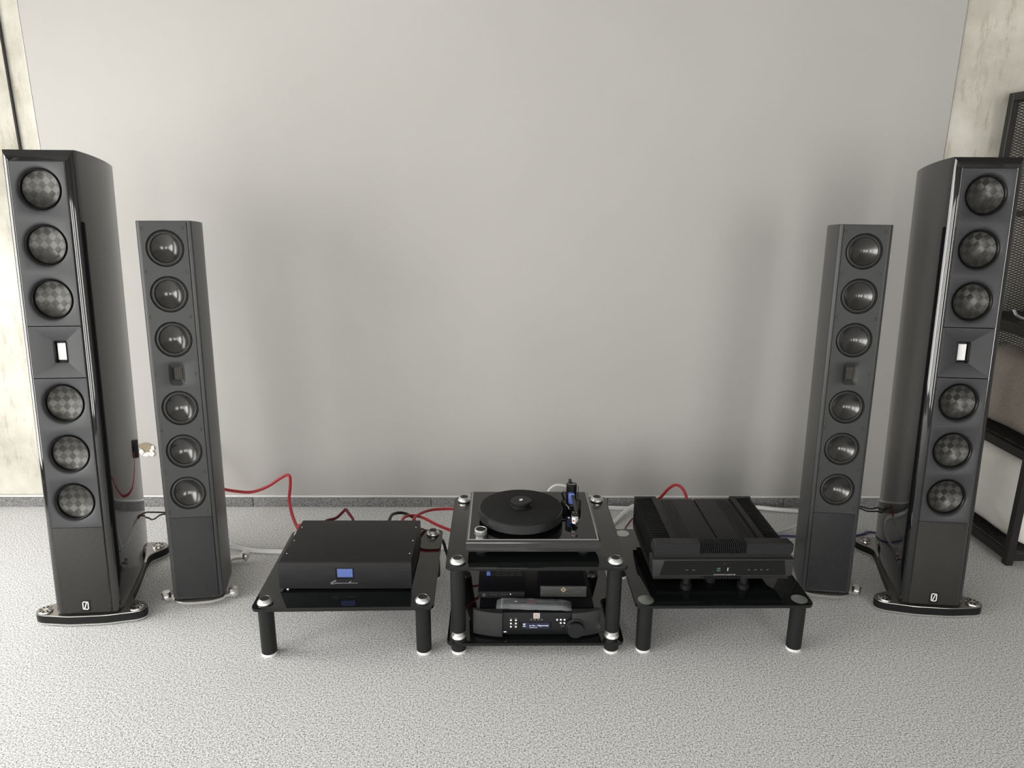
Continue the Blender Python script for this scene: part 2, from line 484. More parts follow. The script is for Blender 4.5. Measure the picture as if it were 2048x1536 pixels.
def rrfn(hw, hh, p=6):
    def fn(a):
        c, s = cos(a), sin(a)
        k = (abs(c / hw) ** p + abs(s / hh) ** p) ** (-1 / p)
        return (k * c, k * s)
    return fn

BIG = dict(w=.1057, wi=.0817, H=1.5243, Hi=1.4895, D=[1.4061, 1.2363, 1.0681, .7316, .5628, .3977], tw=.8982, s1=.983, s2=.815, s3=.308)
def big_cab():
    q = BIG; b = MB(); H, Hi = q['H'], q['Hi'] + .001
    half = [(.0817, .040, 0), (.0817, 0, 0), (.0835, 0, 0), (.090, .0010, .28), (.097, .0040, .58), (.1025, .0085, .84), (.1057, .014, 1), (.1068, .03, 1), (.1075, .05, 1), (.1065, .10, 1), (.1036, .15, 1), (.0990, .20, 1), (.0925, .25, 1), (.0835, .30, 1), (.0705, .352, 1)]
    n = len(half)
    pl = half + [(-x, y, t) for x, y, t in reversed(half)]
    def zt(y, t): return Hi + t * (H - Hi) - (.012 * (max(0, y - .014) / .35) ** 1.6)
    flat = [(x, 0 if abs(y - .040) < 1e-6 else y, t) for x, y, t in pl]
    key = [(0, 1), (.014, .985), (.08, .875), (.17, .79), (.28, .67), (.352, .55)]
    def f0(y):
        for (a, fa), (c, fc) in zip(key, key[1:]):
            if y <= c: return fa + (fc - fa) * (y - a) / (c - a)
        return key[-1][1]
    def low(T):
        k = max(0, 1 - T / .13) ** 2
        return [(x if abs(x) < .0818 and y < .041 else x * (1 - (1 - f0(y)) * k), y, T) for x, y, t in pl]
    loops = [low(T) for T in (0, .012, .028, .05, .075, .10, .13)] + [[(x, y, Hi) for x, y, t in pl], [(x, y, Hi) for x, y, t in flat], [(x, y, zt(y, t)) for x, y, t in flat]]
    b.quadloop(loops, True, True, False)
    base = len(b.v) - 2 * n
    for i in range(1, n - 1):
        b.f.append((base + i, base + i + 1, base + 2 * n - 2 - i, base + 2 * n - 1 - i))
    me = b.mesh('cabinet', angle=28)
    return me
def big_panel(z0, z1, ds):
    q = BIG; cells = []
    bounds = [z1] + [(ds[i] + ds[i + 1]) / 2 for i in range(len(ds) - 1)] + [z0]
    for i, d in enumerate(ds):
        cells.append((bounds[i + 1], bounds[i], [(circ(.0715), 0, d), (circ(.0670), .0022, d), (circ(.0618), .0085, d), (circ(.0610), .022, d)]))
    b = plate_with_loops(-q['wi'] + .001, q['wi'] - .001, cells)
    b.quadloop([[(x, 0, z) for x, z in ((-.0807, z0), (.0807, z0), (.0807, z1), (-.0807, z1))], [(x, .006, z) for x, z in ((-.0807, z0), (.0807, z0), (.0807, z1), (-.0807, z1))]], True)
    return b.mesh('baffle', angle=50)
def big_wave():
    q = BIG; z0, z1 = q['s2'] + .0012, q['s1'] - .0012; w = .0807; cz = q['tw']
    b = MB()
    R = lambda hw, za, zb, y: [(-hw, y, za), (hw, y, za), (hw, y, zb), (-hw, y, zb)]
    b.quadloop([R(w, z0, z1, .006), R(w, z0, z1, 0), R(w - .004, z0 + .004, z1 - .004, 0), R(.019, cz - .034, cz + .034, .021), R(.017, cz - .032, cz + .032, .030)], True)
    return b.mesh('waveguide', .0006, 1, 20)
def cone_mesh():
    prof = [(.0560, .012), (.0545, .0135), (.047, .0165), (.038, .0195), (.028, .022), (.016, .0238), (.006, .0244), (.0005, .0245)]
    b = MB(); b.lathe([(r, h) for r, h in prof], axis='y', n=64, cap=False)
    return b.mesh('cone', uv=True, angle=60)
def ring_mesh():
    return MB().lathe([(.0605, .020), (.0605, .004), (.0595, .003), (.0580, .0035), (.0565, .0065), (.0555, .0125), (.0555, .02)], axis='y', n=64, cap=False).mesh('surround', angle=60)
def pleat_mesh():
    b = MB(); n = 5; w = .0125; h = .027
    loops = []
    for i in range(n * 2 + 1):
        x = -w + 2 * w * i / (n * 2)
        loops.append([(x, .0295 + (.0012 if i % 2 else 0), -h), (x, .0295 + (.0012 if i % 2 else 0), h)])
    b.quadloop(loops, closed=False)
    b.box(-w, w, .031, .033, -h, h)
    return b.mesh('ribbon', angle=10)
def logo_mesh():
    b = MB(); w, h, s = .0085, .0135, .0030
    def stroke(pts):
        for (x0, z0), (x1, z1) in zip(pts, pts[1:]):
            d = Vector((x1 - x0, z1 - z0)).normalized(); p = Vector((-d.y, d.x)) * s / 2; e = d * s * .25
            b.prism_y([(x0 - e.x + p.x, z0 - e.y + p.y), (x0 - e.x - p.x, z0 - e.y - p.y), (x1 + e.x - p.x, z1 + e.y - p.y), (x1 + e.x + p.x, z1 + e.y + p.y)], -.0012, 0)
    stroke([(.001, h), (-w + .003, h), (-w, h - .003), (-w, -h + .003), (-w + .002, -h + .0005)])
    stroke([(-.001, -h), (w - .003, -h), (w, -h + .003), (w, h - .003), (w - .002, h - .0005)])
    stroke([(-.0045, -h), (.0045, h)])
    return b.mesh('logo')
def base_outline():
    right = [(0, -.014), (.06, -.013), (.12, -.004), (.155, .002), (.176, .014), (.183, .032), (.178, .050), (.160, .066), (.125, .082), (.107, .100), (.096, .16), (.085, .22), (.068, .31), (.053, .385), (.058, .415), (.080, .440), (.096, .466), (.092, .490), (.072, .508), (.040, .513), (0, .514)]
    sm = [(p.x, p.y) for p in catmull([(x, y, 0) for x, y in right], 4)]
    return sm + [(-x, y) for x, y in reversed(sm[1:-1])]
def base_mesh():
    o = base_outline()
    def ins(d):
        n = len(o); out = []
        for i in range(n):
            a = Vector(o[(i - 1) % n]); c = Vector(o[(i + 1) % n]); tdir = (c - a).normalized()
            out.append((o[i][0] - tdir.y * d, o[i][1] + tdir.x * d))
        return out
    b = MB()
    b.quadloop([[(x, y, .008) for x, y in ins(.002)], [(x, y, .010) for x, y in o], [(x, y, .037) for x, y in o]], True, True, True)
    return b.mesh('base_plate', angle=40), ins
def stud_mesh():
    b = MB(); b.lathe([(.021, 0), (.0225, .002), (.0215, .006), (.018, .008), (.006, .0085), (.0005, .0085)], n=32)
    me = b.mesh('stud'); return me
def stud_slots():
    b = MB()
    for k in range(8):
        a = 2 * pi * k / 8; d = Vector((cos(a), sin(a), 0)); p = Vector((-d.y, d.x, 0)) * .0016
        q = [d * .008 - p, d * .020 - p * 1.7, d * .020 + p * 1.7, d * .008 + p]
        b.quadloop([[(v.x, v.y, .0065) for v in q], [(v.x, v.y, .0090) for v in q]], True, True, True)
    return b.mesh('stud_slots')
BASE_ME, INS = base_mesh()
def big_speaker(loc, a, al, label):
    q = BIG
    t_ = thing('tower_speaker', label, 'loudspeaker', loc, a, 'large six-driver tower speakers')
    Lc = dict(loc=(0, 0, .045), rot=(-al, 0, 0))
    def at(x, y, z):                       # leaning cabinet frame -> frame of the thing
        return (x, y * cos(al) + z * sin(al), .045 + z * cos(al) - y * sin(al))
    cab = put('cabinet', cached('bigcab', big_cab), M['gloss'], t_, **Lc)
    def shell():
        b = MB(); b.box(-.0817, .0817, .0065, .012, .002, q['Hi']); return b.mesh('baffle_recess')
    pan = [('baffle', 'bp1', lambda: big_panel(q['s1'] + .0012, q['Hi'] - .002, q['D'][:3])), ('baffle', 'bp2', lambda: big_panel(q['s3'] + .0012, q['s2'] - .0012, q['D'][3:]))]
    off = -.0062
    for nm, key, fn in pan:
        me = cached(key, fn)
        put(nm, me, M['baffle'], t_, at(0, off, 0), (-al, 0, 0))
    trim = cached('trim', lambda: MB().quadloop([[(sx * x, y, z) for sx, z in ((-1, .003), (1, .003), (1, q['Hi'] + dz), (-1, q['Hi'] + dz))] for x, y, dz in ((.0838, .0005, .0012), (.0830, -.0042, .0008), (.0820, -.0062, 0), (.0808, -.0050, -.0012))], True).mesh('baffle_trim', angle=20))
    put('baffle_trim', trim, M['trimdark'], t_, at(0, 0, 0), (-al, 0, 0), label='thin polished edge around the baffle')
    # driver pocket (closes the holes against the cabinet front)
    put('waveguide', cached('bw', big_wave), M['baffle'], t_, at(0, off, 0), (-al, 0, 0), label='recessed pyramid tweeter waveguide')
    tw = put('tweeter_frame', cached('twf', lambda: MB().quadloop([[(x, y, z) for x, z in rrect(-.0205, .0205, -.0355, .0355, .005)] for y in (.018,)] + [[(x, .017, z) for x, z in rrect(-.019, .019, -.034, .034, .004)], [(x, .031, z) for x, z in rrect(-.016, .016, -.031, .031, .003)]], True).box(-.018, .018, .0335, .035, -.033, .033).mesh('tweeter_frame')), M['rim'], t_, at(0, off, q['tw']), (-al, 0, 0))
    put('ribbon', cached('rib', pleat_mesh), M['ribbon'], tw, label='white pleated ribbon')
    for d in q['D']:
        w = put('driver_surround', cached('ring', ring_mesh), M['rim'], t_, at(0, off, d), (-al, 0, 0))
        put('driver_cone', cached('cone', cone_mesh), M['checker'], w, label='checkered woven driver cone')
    low = put('lower_panel', cached('lowp', lambda: MB().box(-.0807, .0807, -.0055, .001, .001, q['s3'] - .0005).mesh('lower_panel', .001)), M['twill_big'], t_, at(0, 0, 0), (-al, 0, 0), label='dark diagonal-weave lower front panel')
    bad = put('badge', cached('badge', lambda: MB().box(-.0155, .0155, -.0068, -.005, -.021, .021).mesh('badge', .0004)), M['black'], t_, at(0, 0, .028), (-al, 0, 0))
    put('logo', cached('logo', logo_mesh), M['logo'], bad, (0, -.0068, .001), label='white slashed-zero emblem')
    bp = put('base_plate', BASE_ME, M['black'], t_, label='black base plate with spread feet')
    top = cached('btop', lambda: MB().quadloop([[(x, y, .0372) for x, y in INS(.0005)], [(x, y, .0392) for x, y in INS(.0012)]], True, False, True).mesh('plate_top', angle=30))
    put('plate_top', top, M['plate'], bp)
    edge = cached('bedge', lambda: MB().quadloop([[(x, y, .0050) for x, y in INS(.003)], [(x, y, .0055) for x, y in INS(-.0012)], [(x, y, .0100) for x, y in INS(-.0012)], [(x, y, .0104) for x, y in INS(.0005)]], True).mesh('plate_rim'))
    put('plate_rim', edge, M['platebright'], bp)
    for x, y in ((-.150, .027), (.150, .027), (.059, .474), (-.059, .474)):
        s = put('foot_stud', cached('stud', stud_mesh), M['silver'], t_, (x, y, .0388))
        put('stud_slots', cached('studs', stud_slots), M['rim'], s)
        put('floor_spike', cached('bspike', lambda: MB().lathe([(.012, .009), (.012, .004), (.006, .0), (.0005, -.0)], n=16).mesh('floor_spike')), M['black'], t_, (x, y, 0))
    # binding posts low on the back
    for x in (-.02, .02):
        put('binding_post', cached('bpost', lambda: MB().lathe([(.006, 0), (.008, .004), (.008, .018), (.005, .022), (.0005, .022)], axis='y', n=16).mesh('binding_post')), M['chrome'], t_, at(x, .370, .17), (-al, 0, 0))
    put('cabinet_foot', cached('cfoot', lambda: MB().box(-.045, .045, .03, .28, .038, .052).mesh('cabinet_foot')), M['black'], t_)
    return t_
big_speaker((-1.4161, 2.2091, 0), .072, .0949, 'large glossy black tower speaker at the far left, beside the wall socket')
big_speaker((1.5275, 2.2569, 0), -.1074, .0858, 'large glossy black tower speaker at the right, in front of the cushion shelf')

# ================================================================== SLIM TOWER SPEAKERS
SM = dict(w=.0857, wi=.0734, H=1.3161, D=[1.2283, 1.0792, .9293, .6946, .5425, .3914], tw=.8123, s3=.3021)
def sm_cab():
    half = [(.0722, .040), (.0722, 0), (.0740, 0), (.0800, .0006), (.0838, .0025), (.0857, .006), (.0855, .03), (.0835, .075), (.079, .13), (.071, .19), (.058, .24), (.0452, .2596)]
    pl = half + [(-x, y) for x, y in reversed(half)]
    H = SM['H']
    pocket = pl
    pl = [(x, 0 if abs(y - .040) < 1e-6 else y) for x, y in pocket]
    loops = [[(x, y, 0) for x, y in pocket], [(x, y, H - .0025) for x, y in pocket], [(x, y, H - .0025) for x, y in pl], [(x, y, H - .0015 - .004 * (y / .26) ** 2) for x, y in pl], [(x * .988, .0012 + y * .99, H - .004 * (y / .26) ** 2) for x, y in pl]]
    return MB().quadloop(loops, True, True, True).mesh('cabinet', angle=25)
def sm_panel():
    ds = SM['D']; tw = SM['tw']
    allc = ds[:3] + [tw] + ds[3:]
    top = SM['H'] - .003; bot = SM['s3'] + .0008
    bnd = [top, (ds[0] + ds[1]) / 2, (ds[1] + ds[2]) / 2, tw + .047, tw - .047, (ds[3] + ds[4]) / 2, (ds[4] + ds[5]) / 2, bot]
    cells = []
    for i, d in enumerate(allc):
        if i == 3:
            cells.append((bnd[4], bnd[3], [(rrfn(.0270, .0385, 5), 0, d), (rrfn(.0255, .037, 5), .0012, d), (rrfn(.0140, .0230, 7), .0095, d), (rrfn(.0125, .0215, 8), .0145, d)]))
        else:
            cells.append((bnd[i + 1], bnd[i], [(circ(.0600), 0, d), (circ(.0592), .0008, d), (circ(.0580), .012, d)]))
    b = plate_with_loops(-.0715, .0715, cells)
    b.quadloop([[(x, y, z) for x, z in ((-.0715, bot), (.0715, bot), (.0715, top), (-.0715, top))] for y in (0, .004)], True)
    return b.mesh('baffle', angle=40)
def sm_surround():
    return MB().lathe([(.0566, .020), (.0566, .0035), (.0560, .0024), (.0552, .0024), (.0545, .004), (.0528, .0022), (.0500, .0014), (.0472, .0026), (.0455, .0058), (.0448, .009)], axis='y', n=56, cap=False).mesh('surround', angle=60)
def sm_cone():
    return MB().lathe([(.0452, .0070), (.040, .0110), (.030, .0175), (.020, .0225), (.012, .0255), (.006, .0270), (.0002, .0275)], axis='y', n=56, cap=False).mesh('cone', angle=40)
def sm_grid():
    b = MB()
    for i in range(5): 
        x = -.0105 + .021 * i / 4; b.box(x - .0011, x + .0011, .0125, .0142, -.0215, .0215)
    for i in range(5):
        z = -.0205 + .041 * i / 4; b.box(-.0125, .0125, .0118, .0128, z - .0007, z + .0007)
    return b.mesh('tweeter_grid')
def sm_screw():
    arc = [(.0055 * cos(a), -.0002, .0055 * sin(a)) for a in [radians(80 + 200 * k / 14) for k in range(15)]]
    b = MB(); b.tube(arc, .0008, 6, 0)
    b.lathe([(.0030, .0004), (.0030, -.0001), (.0005, -.0001)], axis='y', n=16)
    return b.mesh('screw')
def sm_base():
    b = MB()
    r = [(0, -.028), (.05, -.024), (.085, -.006), (.094, .01), (.125, .012), (.132, .024), (.122, .036), (.092, .034), (.086, .10), (.066, .19), (.052, .25), (.058, .278), (.10, .282), (.112, .294), (.102, .306), (.05, .304), (0, .302)]
    sm = [(p.x, p.y) for p in catmull([(x, y, 0) for x, y in r], 3)]
    o = sm + [(-x, y) for x, y in reversed(sm[1:-1])]
    b.prism(o, .020, .030)
    return b.mesh('base_plate', .0012, 1)
def sm_foot():
    return MB().lathe([(.0005, -.024), (.005, -.016), (.012, -.004), (.0155, -.002), (.016, .008), (.0145, .012), (.0165, .014), (.0165, .020), (.013, .0235), (.0005, .0245)], n=24).mesh('foot')
def slim_speaker(loc, a, al, label):
    q = SM
    t_ = thing('slim_tower_speaker', label, 'loudspeaker', loc, a, 'slim six-driver tower speakers')
    z0 = .035; off = -.0042
    def at(x, y, z): return (x, y * cos(al) + z * sin(al), z0 + z * cos(al) - y * sin(al))
    R_ = (-al, 0, 0)
    put('cabinet', cached('smcab', sm_cab), M['side2'], t_, at(0, 0, 0), R_)
    put('baffle', cached('smpan', sm_panel), M['baffle2'], t_, at(0, off, 0), R_)
    for d in q['D']:
        s = put('driver_surround', cached('smsur', sm_surround), M['rubber'], t_, at(0, off, d), R_)
        put('driver_cone', cached('smcone', sm_cone), M['spun'], s, label='dark spun driver cone')
    tw = put('tweeter', cached('smtwb', lambda: MB().prism_y(rrect(-.0130, .0130, -.0222, .0222, .003), .0146, .018).mesh('tweeter')), M['rim'], t_, at(0, off, q['tw']), R_)
    put('tweeter_grid', cached('smgrid', sm_grid), M['gold'], tw, label='gold-lined ribbon tweeter grid')
    for z in (1.293, 1.153, 1.004, .8123, .618, .467, .322):
        for x in (-.0635, .0635):
            put('screw', cached('smscrew', sm_screw), M['screwdark'], t_, at(x, off, z), R_)
    put('lower_panel', cached('smlow', lambda: MB().box(-.0715, .0715, -.0042, .001, .001, q['s3'] - .0006).mesh('lower_panel', .0008)), M['twill_small'], t_, at(0, 0, 0), R_, label='diagonally ribbed black lower panel')
    put('base_plate', cached('smbase', sm_base), M['silver'], t_, label='satin silver base plate with outriggers')
    put('plinth_block', cached('smblk', lambda: MB().prism([(-.078, .006), (.078, .006), (.074, .13), (.045, .25), (-.045, .25), (-.074, .13)], .029, .042).mesh('plinth_block')), M['side2'], t_)
    for x, y in ((-.116, .024), (.116, .024), (.102, .294), (-.102, .294)):
        put('foot', cached('smfoot', sm_foot), M['silver'], t_, (x, y, .0243))
    for x in (-.018, .018):
        put('binding_post', CACHE['bpost'], M['chrome'], t_, at(x, .257, .14), R_)
    return t_
slim_speaker((-1.0857, 2.3241, 0), .124, .0764, 'slim dark grey tower speaker on silver feet, left of the equipment tables')
slim_speaker((1.1951, 2.364, 0), -.1427, .0672, 'slim dark grey tower speaker on silver feet, right of the equipment tables')

# ================================================================== GLASS TABLES
TW, TD, TE = .571, .530, .0365
def glass_mesh():
    b = MB(); b.prism(rrect(-TW / 2, TW / 2, -TD / 2, TD / 2, .022, 6), -.010, 0)
    return b.mesh('glass_shelf', .0012, 2)
def puck_mesh():
    return MB().lathe([(.0215, 0), (.0240, .002), (.0242, .005), (.0237, .007), (.0165, .0160), (.0155, .0168), (.0150, .0160), (.0005, .0158)], n=36).mesh('puck')
def insert_mesh():
    return MB().lathe([(.0149, .0158), (.0148, .0168), (.0045, .0169), (.0035, .0160), (.0005, .0160)], n=28).mesh('puck_insert')
def leg_mesh(z0, z1, r=.0245):
    return MB().lathe([(r - .001, z0), (r, z0 + .001), (r, z1 - .001), (r - .001, z1)], n=36).mesh('leg')
def ring_foot():
    return MB().lathe([(.0225, 0), (.0235, .001), (.0235, .009), (.0225, .010)], n=36).mesh('foot_ring')
def corners(): return [(sx * (TW / 2 - TE), sy * (TD / 2 - TE)) for sy in (-1, 1) for sx in (-1, 1)]
def low_table(loc, a, z, label, style):
    t_ = thing('glass_table', label, 'table', loc, a, 'low black glass equipment tables')
    put('glass_top', cached('glass', glass_mesh), M['glass'], t_, (0, 0, z))
    for x, y in corners():
        lg = put('leg', cached(('leg', z), lambda: leg_mesh(.010, z - .0105)), M['blackmatte'], t_, (x, y, 0))
        put('foot_ring', cached('fring', ring_foot), M['whitering'], lg)
        if style == 'puck':
            p = put('puck', cached('puck', puck_mesh), M['puckmetal'], t_, (x, y, z), label='chrome cone puck')
            put('puck_insert', cached('pins', insert_mesh), M['screwdark'], p)
        else:
            put('disc', cached('disc', lambda: MB().lathe([(.0255, 0), (.0255, .0006), (.0005, .0006)], n=40).mesh('disc')), M['discalu'], t_, (x, y, z), label='flat pale aluminium disc')
    return t_
low_table((-.5036, 2.2785, 0), .0199, .1857, 'low black glass table with chrome pucks, under the amplifier with the blue display', 'puck')
low_table((.7133, 2.2941, 0), .0059, .1841, 'low black glass table with flat aluminium discs, under the finned amplifier', 'disc')
# two-tier rack in the middle
ZT, ZB = .322, .0522
rack = thing('glass_rack', 'two-tier black glass rack in the middle, carrying the turntable', 'rack', (.1106, 2.288, 0), .0042)
for z in (ZB, ZT):
    put('glass_shelf', CACHE['glass'], M['glass'], rack, (0, 0, z))
for x, y in corners():
    lg = put('leg', cached('legshort', lambda: leg_mesh(.010, ZB - .0105)), M['blackmatte'], rack, (x, y, 0))
    put('foot_ring', CACHE['fring'], M['whitering'], lg)
    p = put('puck', CACHE['puck'], M['puckmetal'], rack, (x, y, ZB), label='chrome cone puck')
    lg = put('leg', cached('legtall', lambda: leg_mesh(ZB + .026, ZT - .0105, .0240)), M['blackmatte'], rack, (x, y, 0))
    put('collar', cached('collar', lambda: MB().lathe([(.010, .0165), (.018, .0185), (.0225, .021), (.0230, .0275), (.0225, .0285)], n=36).mesh('collar')), M['puckmetal'], lg, (0, 0, ZB))
    p = put('puck', CACHE['puck'], M['puckmetal'], rack, (x, y, ZT), label='chrome cone puck')
    put('puck_insert', CACHE['pins'], M['screwdark'], p)

# ================================================================== LEFT AMPLIFIER
amp = thing('amplifier', 'flat black amplifier box with a small lit blue display on its front', 'amplifier', (-.507, 2.27, .1857), .0007)
put('case', MB().box(-.213, .213, -.146, .153, .009, .1005).mesh('case', .0012), M['black'], amp)
fas = put('fascia', MB().box(-.2155, .2155, -.1535, -.1455, .0075, .1005).mesh('fascia', .0008), M['brushed'], amp, label='brushed black front panel')
bz_ = put('display_bezel', MB().quadloop([[(x, y, z) for x, z in rrect(-.030, .030, -.020, .0195, .002)] for y in (-.1534, -.1540)] + [[(x, -.1540, z) for x, z in rrect(-.0265, .0265, -.0155, .0175, .001)], [(x, -.1510, z) for x, z in rrect(-.0265, .0265, -.0155, .0175, .001)]], True).mesh('display_bezel'), M['rim'], amp, (-.001, 0, .063))
put('display', MB().box(-.0245, .0245, -.1545, -.1520, -.0130, .0165).mesh('display'), M['bluescreen'], bz_, (.001, 0, 0), label='lit blue display')
sig = [(-.046, .0005), (-.043, .002), (-.036, .0065), (-.030, .0095), (-.0275, .0090), (-.033, .0050), (-.041, .0005), (-.0435, -.0022), (-.040, -.0030), (-.034, -.0018), (-.028, .0008), (-.0255, .0012), (-.027, -.0008), (-.024, -.0008), (-.020, .0012), (-.019, -.0008), (-.016, .0010), (-.014, -.0008), (-.010, .0010), (-.008, -.0008), (-.004, .0008), (-.001, -.0008), (.003, .0010), (.005, -.0008), (.009, .0008), (.0115, -.0006), (.016, .0030), (.021, .0070), (.0205, .0055), (.015, .0005), (.017, -.0007), (.021, .0008), (.0235, -.0008), (.0275, .0010), (.030, -.0004), (.036, .0004), (.043, .0002)]
put('foot_glint', MB().lathe([(.0035, 0), (.0045, .002), (.0035, .005), (.0005, .006)], n=16).mesh('foot_glint'), M['chrome'], amp, (-.19, -.147, 0), label='small chrome bit standing in for a foot glint')  # chrome bit added to give the glint at the front left foot
put('signature', MB().tube([(x, -.1537, z) for x, z in sig], .00050, 5, 3).mesh('signature'), M['fingrey'], amp, (-.003, 0, .0275), label='silver handwritten signature logo')
for x in (-.18, .18):
    for y in (-.125, .13):
        put('foot', cached('afoot', lambda: MB().lathe([(.016, 0), (.017, .002), (.015, .008), (.014, .0095)], n=24).mesh('foot')), M['rubber'], amp, (x, y, 0))
for x in (-.203, .203):
    for y in (-.09, .0, .1):
        put('screw', cached('ascrew', lambda: MB().lathe([(.0022, 0), (.0020, .0006), (.0005, .0007)], n=12).mesh('screw')), M['chrome'], amp, (x, y, .1004))

# ================================================================== RIGHT FINNED AMPLIFIER
g = thing('integrated_amplifier', 'large black finned amplifier with ribbed front bar and slanted display window', 'amplifier', (.716, 2.30, .1841), .006)
# local: x -.229..+.229, front y=-.20
put('chassis', MB().box(-.155, .155, -.150, .200, .030, .150).mesh('chassis', .002), M['black'], g)
for s in (-1, 1):
    put('top_plate', MB().box(min(s * .004, s * .138), max(s * .004, s * .138), -.165, .196, .150, .1545).mesh('top_plate', .0012), M['blackmatte'], g)
    b = MB()
    for k in range(29):
        y = -.152 + k * .0119
        b.box(min(s * .156, s * .214), max(s * .156, s * .214), y, y + .0042, .040, .157)
    b.box(min(s * .154, s * .158), max(s * .154, s * .158), -.155, .200, .040, .150)
    put('heat_sink', b.mesh('heat_sink', .0006, 1), M['black'], g, label='row of black cooling fins')
    put('side_rail', MB().box(min(s * .138, s * .157), max(s * .138, s * .157), -.170, .205, .148, .162).mesh('side_rail', .002), M['blackmatte'], g)
    put('rear_cap', MB().box(min(s * .138, s * .218), max(s * .138, s * .218), .196, .207, .040, .162).mesh('rear_cap', .003), M['black'], g)
    b = MB()
    for k in range(5):
        x = s * (.085 + k * .0085)
        b.box(x - .0011, x + .0011, -.145, .185, .1542, .1560)
    put('vent_ribs', b.mesh('vent_ribs'), M['seam'], g)
for s in (-1, 1):
    b = MB()
    x0, x1 = (s * .076, s * .224)
    poly = [(x0, .137), (x1, .137), (x1, .172), (x1 - s * .006, .176), (x0, .176)]
    b.prism_y(poly, -.190, -.152)
    b.prism_y([(s * .2235, .140), (s * .229, .144), (s * .229, .170), (s * .2235, .170)], -.186, -.160)
    put('front_bar', b.mesh('front_bar', .0010, 1), M['brushed'], g, label='matte black upper front bar')
b = MB()
for k in range(24):
    x = -.0725 + k * .0063
    b.box(x - .0017, x + .0017, -.1895, -.150, .138, .1755)
put('grille_ribs', b.mesh('grille_ribs', .0006, 1), M['black'], g, label='vertical ribs in the front bar')
put('grille_back', MB().box(-.076, .076, -.178, -.152, .138, .170).mesh('grille_back'), M['seam'], g)
fp = put('front_panel', MB().prism_y([(-.2275, .064), (.2275, .064), (.2305, .124), (-.2305, .124)], -.200, -.150).mesh('front_panel', .0015), M['moonface'], g, label='dark grey lower front panel')
put('shadow_gap', MB().box(-.222, .222, -.185, -.150, .122, .139).mesh('shadow_gap'), M['seam'], g)
put('under_panel', MB().box(-.222, .222, -.188, .18, .048, .066).mesh('under_panel'), M['seam'], g)
b = MB()
for k in range(14): b.box(-.062 + k * .0093, -.058 + k * .0093, -.197, -.18, .052, .0645)
put('lower_ribs', b.mesh('lower_ribs'), M['black'], g)
dw = put('display_window', MB().prism_y([(-.205, .068), (.207, .068), (.198, .1205), (-.192, .1205)], -.2012, -.199).mesh('display_window', .0005, 1), M['rim'], g, label='black glass display window')
letter_front('THE GRYPHON DIABLO 300', .0058, .006, -.2016, .0705, M['fingrey'], dw)
letter_front('1', .0165, .016, -.2016, .089, M['oled'], dw)
letter_front("'", .010, .022, -.2016, .092, M['green'], dw)
letter_front('LINE', .0052, -.014, -.2016, .093, M['green'], dw)
letter_front('-26.0', .0058, -.014, -.2016, .0855, M['green'], dw)
for x, wd in ((-.117, 'MUTE'), (-.095, 'MENU'), (-.072, '-'), (.085, 'DIM'), (.106, 'TAPE'), (.126, 'SRC'), (.146, 'STBY')):
    letter_front(wd, .0034, x, -.2016, .0875, M['greyprint'], dw)
put('emblem', MB().prism_y([(-.005, 0), (0, -.005), (.005, 0), (.003, .005), (-.003, .005)], -.2016, -.2010).mesh('emblem'), M['redled'], dw, (.004, 0, .110))
for x, y in ((-.105, -.165), (.085, -.165), (-.105, .15), (.105, .15), (-.012, -.12)):
    f_ = put('foot', cached('gfoot', lambda: MB().lathe([(.018, 0), (.0195, .002), (.0195, .018), (.014, .022), (.014, .05)], n=28).mesh('foot')), M['black'], g, (x, y, 0))
# bottom corner flange on the sides
for s in (-1, 1):
    put('side_skirt', MB().box(min(s * .150, s * .205), max(s * .150, s * .205), -.15, .195, .028, .042).mesh('side_skirt', .001), M['black'], g)

# ================================================================== STREAMER on the lower shelf
ms = thing('network_player', 'wide black network player with grey curved cheeks and a round knob, on the lower shelf', 'player', (.1165, 2.05, ZB), .0)
put('case', MB().box(-.186, .186, .022, .340, .010, .094).mesh('case', .0015), M['moonbody'], ms)
for s in (-1, 1):
    pl = [(s * .112, -.005), (s * .135, -.003), (s * .160, .002), (s * .185, .009), (s * .207, .018), (s * .207, .030), (s * .112, .030)]
    put('cheek', MB().prism(pl, .008, .094).mesh('cheek', .0012), M['moonface'], ms, label='curved graphite end cheek')
fa = put('fascia', MB().box(-.112, .112, .004, .028, .012, .091).mesh('fascia', .0006), M['moonmid'], ms)
kn = put('volume_knob', MB().lathe([(.0305, .004), (.0310, -.002), (.0310, -.006), (.0270, -.007), (.0275, -.020), (.0260, -.0225), (.0005, -.0225)], axis='y', n=44).mesh('volume_knob'), M['moonmid'], ms, (.123, -.002, .043))
for x in (-.0845, -.0685):
    for z in (.0645, .0525, .0405):
        put('button', cached('mbtn', lambda: MB().lathe([(.0031, .004), (.0031, .0025), (.0024, .0018), (.0005, .0017)], axis='y', n=16).mesh('button')), M['button'], ms, (x, 0, z))
for x, z in ((.0645, .066), (.0765, .066), (.0885, .066), (.0765, .054), (.0885, .054)):
    put('button', CACHE['mbtn'], M['button'], ms, (x, 0, z))
for x in (-.0845, -.0685): letter_front('MODE', .0032, x, .0036, .0710, M['greyprint'], fa)
letter_front('INPUT', .0030, -.0765, .0036, .0465, M['greyprint'], fa)
letter_front('PHONES', .0032, .083, .0036, .0425, M['greyprint'], fa)
put('headphone_jack', MB().lathe([(.0052, .0042), (.0052, .003), (.0038, .0028), (.0034, .006), (.0005, .006)], axis='y', n=20).mesh('headphone_jack'), M['black'], ms, (.084, 0, .034))
em = put('emblem', MB().prism_y(rrect(-.0105, .0105, -.0100, .0100, .0015), .0022, .0042).mesh('emblem', .0004), M['emblem'], ms, (-.002, 0, .081), label='square silver emblem')
